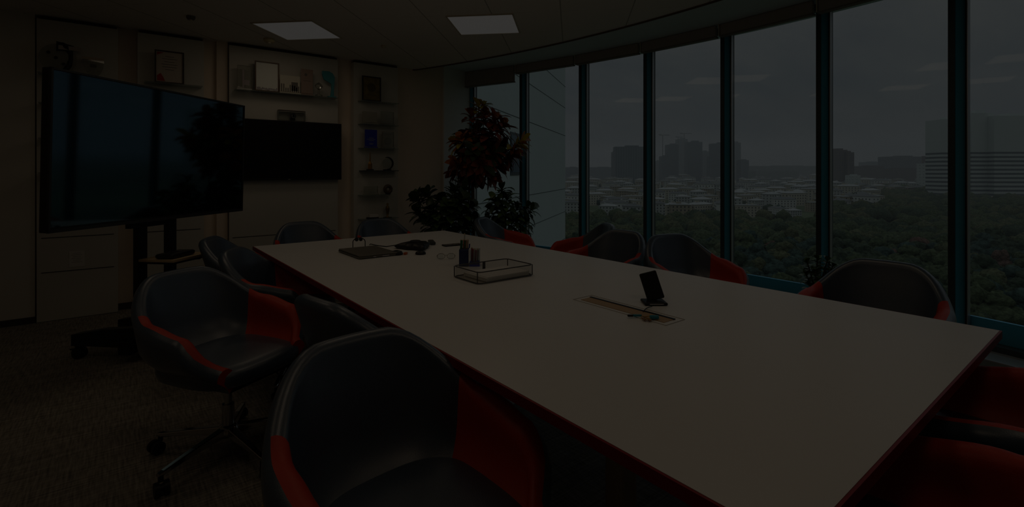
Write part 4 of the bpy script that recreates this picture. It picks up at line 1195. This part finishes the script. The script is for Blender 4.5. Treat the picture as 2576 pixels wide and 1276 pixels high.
# ------------------------------------------------------------------ outside
GZ = -40.0
def facade_mat(name, wall, win, sx_, sz_, fx=0.55, fz=0.5, zmax=None):
    """window bands by object coordinates"""
    m = bpy.data.materials.new(name); m.use_nodes = True
    nt = m.node_tree; N = nt.nodes.new; L = nt.links.new
    b = nt.nodes['Principled BSDF']; b.inputs['Roughness'].default_value = 0.7
    tc = N('ShaderNodeTexCoord'); sp = N('ShaderNodeSeparateXYZ'); L(tc.outputs['Object'], sp.inputs[0])
    sm2 = N('ShaderNodeMath'); sm2.operation = 'ADD'; L(sp.outputs['X'], sm2.inputs[0]); L(sp.outputs['Y'], sm2.inputs[1])
    res = []
    for src, s, f in ((sm2.outputs[0], sx_, fx), (sp.outputs['Z'], sz_, fz)):
        d_ = N('ShaderNodeMath'); d_.operation = 'DIVIDE'; d_.inputs[1].default_value = s; L(src, d_.inputs[0])
        fr = N('ShaderNodeMath'); fr.operation = 'FRACT'; L(d_.outputs[0], fr.inputs[0])
        lt = N('ShaderNodeMath'); lt.operation = 'LESS_THAN'; lt.inputs[1].default_value = f; L(fr.outputs[0], lt.inputs[0]); res.append(lt)
    mu = N('ShaderNodeMath'); mu.operation = 'MULTIPLY'; L(res[0].outputs[0], mu.inputs[0]); L(res[1].outputs[0], mu.inputs[1])
    ge = N('ShaderNodeNewGeometry'); sn = N('ShaderNodeSeparateXYZ'); L(ge.outputs['Normal'], sn.inputs[0])
    ab = N('ShaderNodeMath'); ab.operation = 'ABSOLUTE'; L(sn.outputs['Z'], ab.inputs[0])
    l5 = N('ShaderNodeMath'); l5.operation = 'LESS_THAN'; l5.inputs[1].default_value = 0.5; L(ab.outputs[0], l5.inputs[0])
    m3 = N('ShaderNodeMath'); m3.operation = 'MULTIPLY'; L(mu.outputs[0], m3.inputs[0]); L(l5.outputs[0], m3.inputs[1])
    if zmax:
        lz = N('ShaderNodeMath'); lz.operation = 'LESS_THAN'; lz.inputs[1].default_value = zmax; L(sp.outputs['Z'], lz.inputs[0])
        m4 = N('ShaderNodeMath'); m4.operation = 'MULTIPLY'; L(m3.outputs[0], m4.inputs[0]); L(lz.outputs[0], m4.inputs[1]); m3 = m4
    mx = N('ShaderNodeMix'); mx.data_type = 'RGBA'; mx.inputs[6].default_value = (*wall, 1); mx.inputs[7].default_value = (*win, 1)
    L(m3.outputs[0], mx.inputs[0]); L(mx.outputs[2], b.inputs['Base Color'])
    return m
gm = mat('park_ground', (0.10, 0.13, 0.07), 0.95, 0.1, noise=0.4, nscale=0.01)
gr = MB(); n = 64
gr.add([(9000 * math.cos(2*math.pi*k/n), 9000 * math.sin(2*math.pi*k/n), GZ) for k in range(n)], [tuple(range(n))])
g_ = struct(gr.build('ground', gm))

# the pale wing of this building
wa = c2w(-1.95, 8.0); wb = c2w(2.44, 22.9)
A, B = Vector((*wa, 0)), Vector((*wb, 0)); d = B - A; Lw = d.length; ang = math.atan2(d.y, d.x)
wing = thing('building_wing', 'pale panelled building wing standing right outside the leftmost windows', 'building', (wa[0], wa[1], 0), ang)
M_wing = mat('pale_cladding', (0.54, 0.61, 0.61), 0.6, noise=0.02, nscale=0.5)
MB().bb((0, 0, GZ), (Lw, 6.0, 9.0)).build('wall', M_wing, wing)
j = MB()
for z in (5.22, 4.25, 2.98, 0.56, -0.48, -1.7, -2.9, -4.1):
    j.bb((0, -0.006, z - 0.010), (Lw, 0.01, z + 0.010))
j.build('panel_joint', mat('joint_grey', (0.12, 0.14, 0.14), 0.8), wing)
# window in the wing
def along(px):
    a = (px - CX) / F
    # intersect the view ray with the wing plane
    r = Vector((*c2w(a, 1.0), 0)); den = r.x * d.y - r.y * d.x
    t = (A.x * d.y - A.y * d.x) / den
    return ((r * t) - A).dot(d) / Lw, t
l0, t0_ = along(1283); l1, t1_ = along(1306)
zt_, zb_ = H - (331 - HY) / F * t0_, H - (441 - HY) / F * t0_
MB().bb((l0, -0.02, zb_), (l1, 0.02, zt_)).build('window_frame', M_darkfr, wing)
MB().bb((l0 + .06, -0.03, zb_ + .08), (l1 - .06, -0.015, zt_ - .08)).build('window_pane', mat('dark_blue_glass', (0.02, 0.07, 0.11), 0.15), wing)

def lp(px, Y): return c2w((px - CX) / F * Y, Y)
def tower(name, label, px0, px1, top, Y, dep, m, cap=None, zb=GZ, hmin=None, cat='building', group=None):
    Xc = ((px0 + px1) / 2 - CX) / F * Y; w_ = (px1 - px0) / F * Y
    u, v = c2w(Xc, Y + dep / 2)
    zt = H - (top - HY) / F * Y
    rzv = -TH
    t = thing(name, label, cat, (u, v, zb), rzv, group)
    MB().box((0, 0, (zt - zb) / 2), (w_, dep, zt - zb)).build('block', m, t)
    k = MB(); k.box((w_ * .1, 0, zt - zb + (zt) * .015 + 1.0), (w_ * .45, dep * .5, 2.0 + zt * .03)); k.build('roof_plant', cap or m, t)
    return t
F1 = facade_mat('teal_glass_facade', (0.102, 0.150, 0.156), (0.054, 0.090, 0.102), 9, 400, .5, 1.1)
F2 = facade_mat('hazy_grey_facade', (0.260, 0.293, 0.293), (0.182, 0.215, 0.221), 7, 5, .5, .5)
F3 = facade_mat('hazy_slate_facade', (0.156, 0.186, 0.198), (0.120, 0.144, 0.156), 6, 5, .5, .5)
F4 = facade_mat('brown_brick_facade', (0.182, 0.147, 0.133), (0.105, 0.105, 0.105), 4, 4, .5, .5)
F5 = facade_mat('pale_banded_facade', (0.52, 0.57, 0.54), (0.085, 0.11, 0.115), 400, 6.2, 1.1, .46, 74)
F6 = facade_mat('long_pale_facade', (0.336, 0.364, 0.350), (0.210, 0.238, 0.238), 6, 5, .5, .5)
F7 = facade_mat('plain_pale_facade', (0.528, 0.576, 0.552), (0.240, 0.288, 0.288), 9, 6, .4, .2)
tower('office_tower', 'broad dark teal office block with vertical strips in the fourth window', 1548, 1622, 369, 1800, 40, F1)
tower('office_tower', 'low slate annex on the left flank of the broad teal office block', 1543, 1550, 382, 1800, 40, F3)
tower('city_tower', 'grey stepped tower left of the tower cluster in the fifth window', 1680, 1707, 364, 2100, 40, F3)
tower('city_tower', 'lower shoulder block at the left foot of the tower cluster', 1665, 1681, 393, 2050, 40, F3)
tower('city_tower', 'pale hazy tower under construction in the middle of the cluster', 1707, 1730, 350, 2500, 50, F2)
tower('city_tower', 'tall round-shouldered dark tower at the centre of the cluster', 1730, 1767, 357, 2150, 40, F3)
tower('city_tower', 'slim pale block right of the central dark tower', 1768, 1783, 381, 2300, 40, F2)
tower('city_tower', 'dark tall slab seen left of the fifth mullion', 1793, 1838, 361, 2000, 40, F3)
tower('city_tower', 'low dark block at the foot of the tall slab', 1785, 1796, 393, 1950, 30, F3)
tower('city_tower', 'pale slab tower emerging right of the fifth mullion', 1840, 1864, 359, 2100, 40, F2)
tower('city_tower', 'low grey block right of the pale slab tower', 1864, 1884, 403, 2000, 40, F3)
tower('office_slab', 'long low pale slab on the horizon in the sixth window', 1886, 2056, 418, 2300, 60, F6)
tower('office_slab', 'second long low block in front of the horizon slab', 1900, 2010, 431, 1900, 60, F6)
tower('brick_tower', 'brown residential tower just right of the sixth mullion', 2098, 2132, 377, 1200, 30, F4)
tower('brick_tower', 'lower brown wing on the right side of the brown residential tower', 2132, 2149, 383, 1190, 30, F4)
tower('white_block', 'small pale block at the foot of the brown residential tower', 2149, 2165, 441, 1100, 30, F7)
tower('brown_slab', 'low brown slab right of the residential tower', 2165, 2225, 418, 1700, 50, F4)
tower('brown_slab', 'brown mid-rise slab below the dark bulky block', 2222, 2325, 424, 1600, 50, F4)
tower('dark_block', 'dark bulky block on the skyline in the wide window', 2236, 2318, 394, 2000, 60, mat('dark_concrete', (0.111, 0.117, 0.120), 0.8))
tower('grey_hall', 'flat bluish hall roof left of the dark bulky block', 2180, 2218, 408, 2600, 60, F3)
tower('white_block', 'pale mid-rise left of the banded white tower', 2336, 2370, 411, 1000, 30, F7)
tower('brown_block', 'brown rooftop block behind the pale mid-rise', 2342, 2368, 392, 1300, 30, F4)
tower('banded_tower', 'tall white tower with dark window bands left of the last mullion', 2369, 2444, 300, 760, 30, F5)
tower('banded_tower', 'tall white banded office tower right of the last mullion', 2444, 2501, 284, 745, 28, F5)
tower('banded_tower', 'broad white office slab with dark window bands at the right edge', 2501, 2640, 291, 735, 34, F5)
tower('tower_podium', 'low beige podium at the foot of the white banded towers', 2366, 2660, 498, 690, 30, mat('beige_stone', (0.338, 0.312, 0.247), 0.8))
tower('horizon_block', 'dim low block on the horizon left of the teal office block', 1425, 1455, 421, 2400, 60, F3)
tower('horizon_block', 'dim wide block on the horizon beside the teal office block', 1482, 1545, 421, 2600, 60, F3)
tower('horizon_block', 'thin grey mast building left of the tower cluster', 1650, 1664, 405, 2600, 40, F2)
M_crane = mat('crane_grey', (0.208, 0.221, 0.221), 0.7)
def crane(px, top, Y, jib, label):
    u, v = lp(px, Y); zt = H - (top - HY) / F * Y
    t = thing('tower_crane', label, 'crane', (u, v, GZ), -TH)
    MB().box((0, 0, (zt - GZ) / 2), (2.5, 2.5, zt - GZ)).build('mast', M_crane, t)
    k = MB().box((jib * .25, 0, zt - GZ), (jib, 2, 3)); k.box((-jib * .3, 0, zt - GZ + 1), (jib * .2, 3, 4)); k.build('jib', M_crane, t)
crane(1667, 340, 2200, 40, 'thin tower crane left of the tower cluster'); crane(1721, 336, 2400, 50, 'tower crane above the pale unfinished tower')
crane(1706, 345, 2450, 30, 'shorter crane beside the pale unfinished tower')

BN = ['first', 'second', 'third', 'fourth', 'fifth', 'sixth', 'seventh', 'eighth']
def bay(px):
    k = 0
    for q in (1187, 1318, 1468, 1632, 1828, 2072, 2410):
        if px > q: k += 1
    return BN[max(0, k - 1)]
# low-rise houses
def house_mesh(kind, wallm, roofm):
    rnd = random.Random(kind)
    w_, d_, h_ = (18, 12, 15) if kind % 2 else (27, 12, 16)
    k = MB(); k.bb((-w_/2, -d_/2, 0), (w_/2, d_/2, h_), 0)
    e = 0.7; r = 2.6 if kind % 3 else 1.2
    k.add([(-w_/2-e, -d_/2-e, h_), (w_/2+e, -d_/2-e, h_), (w_/2+e, d_/2+e, h_), (-w_/2-e, d_/2+e, h_), (-w_/2+d_/2, 0, h_ + r), (w_/2-d_/2, 0, h_ + r)],
          [(0,1,5,4), (1,2,5), (2,3,4,5), (3,0,4)], 1)
    nx = int(w_ / 3.4)
    for side in (-1, 1):
        for i in range(nx):
            for z in (1.8, 5.2, 8.6, 12.0):
                x = -w_/2 + w_ * (i + .5) / nx
                k.bb((x - .6, side * (d_/2 + .04), z), (x + .6, side * (d_/2 + .1), z + 1.6), 2)
    for side in (-1, 1):
        for y in (-3, 2):
            for z in (1.8, 5.2, 8.6, 12.0):
                k.bb((side * (w_/2 + .04), y - .6, z), (side * (w_/2 + .1), y + .6, z + 1.6), 2)
    for i in range(3):
        x = rnd.uniform(-w_ * .3, w_ * .3); k.bb((x - .7, -.7, h_), (x + .7, .7, h_ + r + 1.4), 0)
    o = k.build('apartment_house', [wallm, roofm, M_win]); return o
M_win = mat('house_window', (0.04, 0.045, 0.05), 0.4)
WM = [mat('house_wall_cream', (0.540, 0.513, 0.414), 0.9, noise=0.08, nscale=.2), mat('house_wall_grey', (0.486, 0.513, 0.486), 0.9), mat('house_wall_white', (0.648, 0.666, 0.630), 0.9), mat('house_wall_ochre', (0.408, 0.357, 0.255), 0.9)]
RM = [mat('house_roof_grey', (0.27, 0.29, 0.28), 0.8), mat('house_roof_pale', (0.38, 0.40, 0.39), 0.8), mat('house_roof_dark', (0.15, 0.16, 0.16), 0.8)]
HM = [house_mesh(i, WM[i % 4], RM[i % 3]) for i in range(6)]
rnd = random.Random(21)
used = set(); count = 0
rows = [(470, 11, .85), (520, 13, .9), (580, 14, .95), (650, 15, 1.0), (730, 16, 1.05), (820, 17, 1.1), (930, 18, 1.2), (1060, 20, 1.3), (1230, 22, 1.5), (1450, 22, 1.7), (1750, 20, 2.0), (2200, 20, 2.4), (2900, 18, 3.0)]
hpos = []
for (Y, n_, s) in rows:
    for i in range(n_):
        px = 1415 + (2380 - 1415) * (i + rnd.uniform(-.35, .35) + .5) / n_
        Yr = Y * rnd.uniform(.95, 1.06)
        if Yr < 800 and 2195 < px: continue
        if Y < 500 and not (1425 < px < 1960): continue
        hpos.append((px, Yr, s * rnd.uniform(.85, 1.1)))
hpos += [(2118, 560, 1.0), (2172, 545, 1.0), (2045, 520, .7), (1590, 430, .85), (1530, 445, .8), (1710, 440, .9), (1760, 455, .8), (1955, 450, .6), (1995, 430, .6)]
for (px, Y, s) in hpos:
    kk = rnd.randrange(6)
    if kk not in used: o = HM[kk]; used.add(kk)
    else: o = HM[kk].copy(); COL.objects.link(o)
    u, v = lp(px, Y); o.location = (u, v, GZ); o.rotation_euler = (0, 0, -TH + rnd.uniform(-.5, .5) + (math.pi / 2 if rnd.random() < .3 else 0)); o.scale = (s, s, s * .95 if s < 1.5 else s * .7)
    near = Y < 520
    wc = ('cream', 'grey', 'white', 'ochre')[kk % 4]; rc_ = ('grey', 'pale', 'dark')[kk % 3]
    dp = 'at the park edge' if near else 'in the front rows of the town' if Y < 700 else 'in the middle of the town' if Y < 1100 else 'in the farthest rows of the town'
    tag(o, '%s %s-roofed house %s, in the %s window' % (wc, rc_, dp, bay(px)), 'house', 'low houses of the town')
    count += 1

# trees of the park
def tree_mesh(seed, low=False):
    rnd = random.Random(seed); k = MB()
    import bmesh
    nb = 1 if low else 7
    for b in range(nb):
        bm = bmesh.new(); bmesh.ops.create_icosphere(bm, subdivisions=2 if low else 3, radius=1.0)
        if low: c = Vector((0, 0, 5)); R_ = Vector((5.4, 5.4, 4.6))
        else:
            a = 2 * math.pi * b / 6; q = 0 if b == 6 else 2.6
            c = Vector((q * math.cos(a), q * math.sin(a), (4.4 if b != 6 else 7.0) + rnd.uniform(-.7, .9))); rr_ = rnd.uniform(2.4, 3.2); R_ = Vector((rr_, rr_, rr_ * .9))
        off = Vector((rnd.random() * 50, rnd.random() * 50, 0))
        vs = []
        for v in bm.verts:
            f_ = 1 + 0.30 * mnoise.noise(v.co * 1.8 + off) + 0.20 * mnoise.noise(v.co * 5 + off)
            vs.append(Vector((v.co.x * R_.x, v.co.y * R_.y, v.co.z * R_.z)) * f_ + c)
        k.add(vs, [[v.index for v in f.verts] for f in bm.faces], 0, True); bm.free()
    if not low: k.cyl((0, 0, 0), (0, 0, 4), .4, .25, n=8, mi=1)
    return k
def tree_mat(name, c):
    return mat(name, c, 0.95, 0.1, noise=0.55, nscale=0.9, bump=0.9, bscale=1.6)
TMt = [tree_mat('tree_dark_green', (0.058, 0.082, 0.050)), tree_mat('tree_mid_green', (0.082, 0.108, 0.055)), tree_mat('tree_olive', (0.105, 0.118, 0.062)), tree_mat('tree_blue_green', (0.052, 0.086, 0.070)), tree_mat('tree_rust', (0.143, 0.093, 0.072))]
for m in TMt:
    for nd in m.node_tree.nodes:
        if nd.bl_idname == 'ShaderNodeBump': nd.inputs['Distance'].default_value = 0.8
TO = [tree_mesh(40 + i).build('park_tree', [TMt[i], M_bark]) for i in range(5)]
names = ['dark green', 'mid green', 'olive green', 'blue-green', 'rust brown']
rnd = random.Random(9)
tpos = []
Y = 128.0
while Y < 1000:
    step = 7.2 * (1 + (Y - 128) / 420)
    X0, X1 = (1405 - CX) / F * Y, (2640 - CX) / F * Y
    X = X0
    while X < X1:
        xx, yy = X + rnd.uniform(-.35, .35) * step, Y + rnd.uniform(-.4, .4) * step
        tpos.append((xx, yy)); X += step
    Y += step * 0.9
def visible(px, Y):
    # rows hidden behind the table, chairs and sill
    py = HY + 38 * F / Y
    lim = 630 + (px - 1400) * 0.175
    return py < lim + 25
cand = []
for (X, Yy) in tpos:
    px = CX + X / Yy * F
    if not visible(px, Yy): continue
    if px < 2080 and Yy > 400 + 40 * mnoise.noise(Vector((px * .02, 0, 0))): continue
    if 2080 <= px < 2215 and Yy > 500: continue
    if 2330 < px and Yy > 655: continue
    # grassy clearings
    if 1880 < px < 2080 and 352 < Yy < 395: continue
    if 2200 < px < 2400 and 350 < Yy < 385: continue
    cand.append((Yy, X, px))
cand.sort()
far = MB(); nt_count = 0; tm_low = [tree_mesh(90 + i, True) for i in range(3)]
usedt = set()
for (Yy, X, px) in cand:
    u, v = c2w(X, Yy); s = (0.75 + 0.5 * rnd.random()) * (1 + (Yy - 128) / 1500)
    if nt_count < 295:
        kk = rnd.choice((0, 0, 1, 1, 1, 2, 3, 3)) if rnd.random() > .04 else 4
        if kk not in usedt: o = TO[kk]; usedt.add(kk)
        else: o = TO[kk].copy(); COL.objects.link(o)
        o.location = (u, v, GZ - 1); o.rotation_euler = (0, 0, rnd.random() * 6.28); o.scale = (s, s, s * rnd.uniform(.85, 1.25))
        dp = 'in the nearest rows of the park' if Yy < 190 else 'in the near middle of the park' if Yy < 260 else 'in the far middle of the park' if Yy < 340 else 'at the far edge of the park'
        tag(o, '%s tree %s, seen through the %s window' % (names[kk], dp, bay(px)), 'tree', 'trees of the park')
        nt_count += 1
    else:
        t_ = tm_low[rnd.randrange(3)]
        R = Matrix.Translation((u, v, GZ - 1)) @ Matrix.Rotation(rnd.random() * 6.28, 4, 'Z') @ Matrix.Diagonal((s * .9, s * .9, s, 1))
        far.add(t_.v, t_.f, rnd.choice((0, 1, 1, 2)), True, R)
for k in range(5):
    if k not in usedt: bpy.data.objects.remove(TO[k])
# street trees among the houses
for i in range(230):
    Yy = rnd.uniform(440, 1500); px = rnd.uniform(1425, 2365)
    u, v = lp(px, Yy); s = 0.8 + Yy / 1800; t_ = tm_low[rnd.randrange(3)]
    far.add(t_.v, t_.f, rnd.choice((0, 1, 3)), True, Matrix.Translation((u, v, GZ - 1)) @ Matrix.Diagonal((s, s, s * .9, 1)))
fo_ = far.build('distant_woodland', TMt[:4])
tag(fo_, 'distant green woodland between the park and the town', 'woodland', kind='stuff')
print('houses', count, 'trees', nt_count, 'far polys', len(far.f))

# ------------------------------------------------------------------ light haze over the town
hz = MB().bb((60, -300, GZ - 5), (5200, 4600, 260))
hm = bpy.data.materials.new('light_haze'); hm.use_nodes = True
nt = hm.node_tree; nt.nodes.clear()
vo = nt.nodes.new('ShaderNodeOutputMaterial'); vs_ = nt.nodes.new('ShaderNodeVolumeScatter')
vs_.inputs['Density'].default_value = 0.00030; vs_.inputs['Color'].default_value = (0.93, 0.97, 1.0, 1)
nt.links.new(vs_.outputs[0], vo.inputs['Volume'])
ho = hz.build('haze', hm)
tag(ho, 'thin grey haze hanging over the distant town', 'haze', kind='stuff')
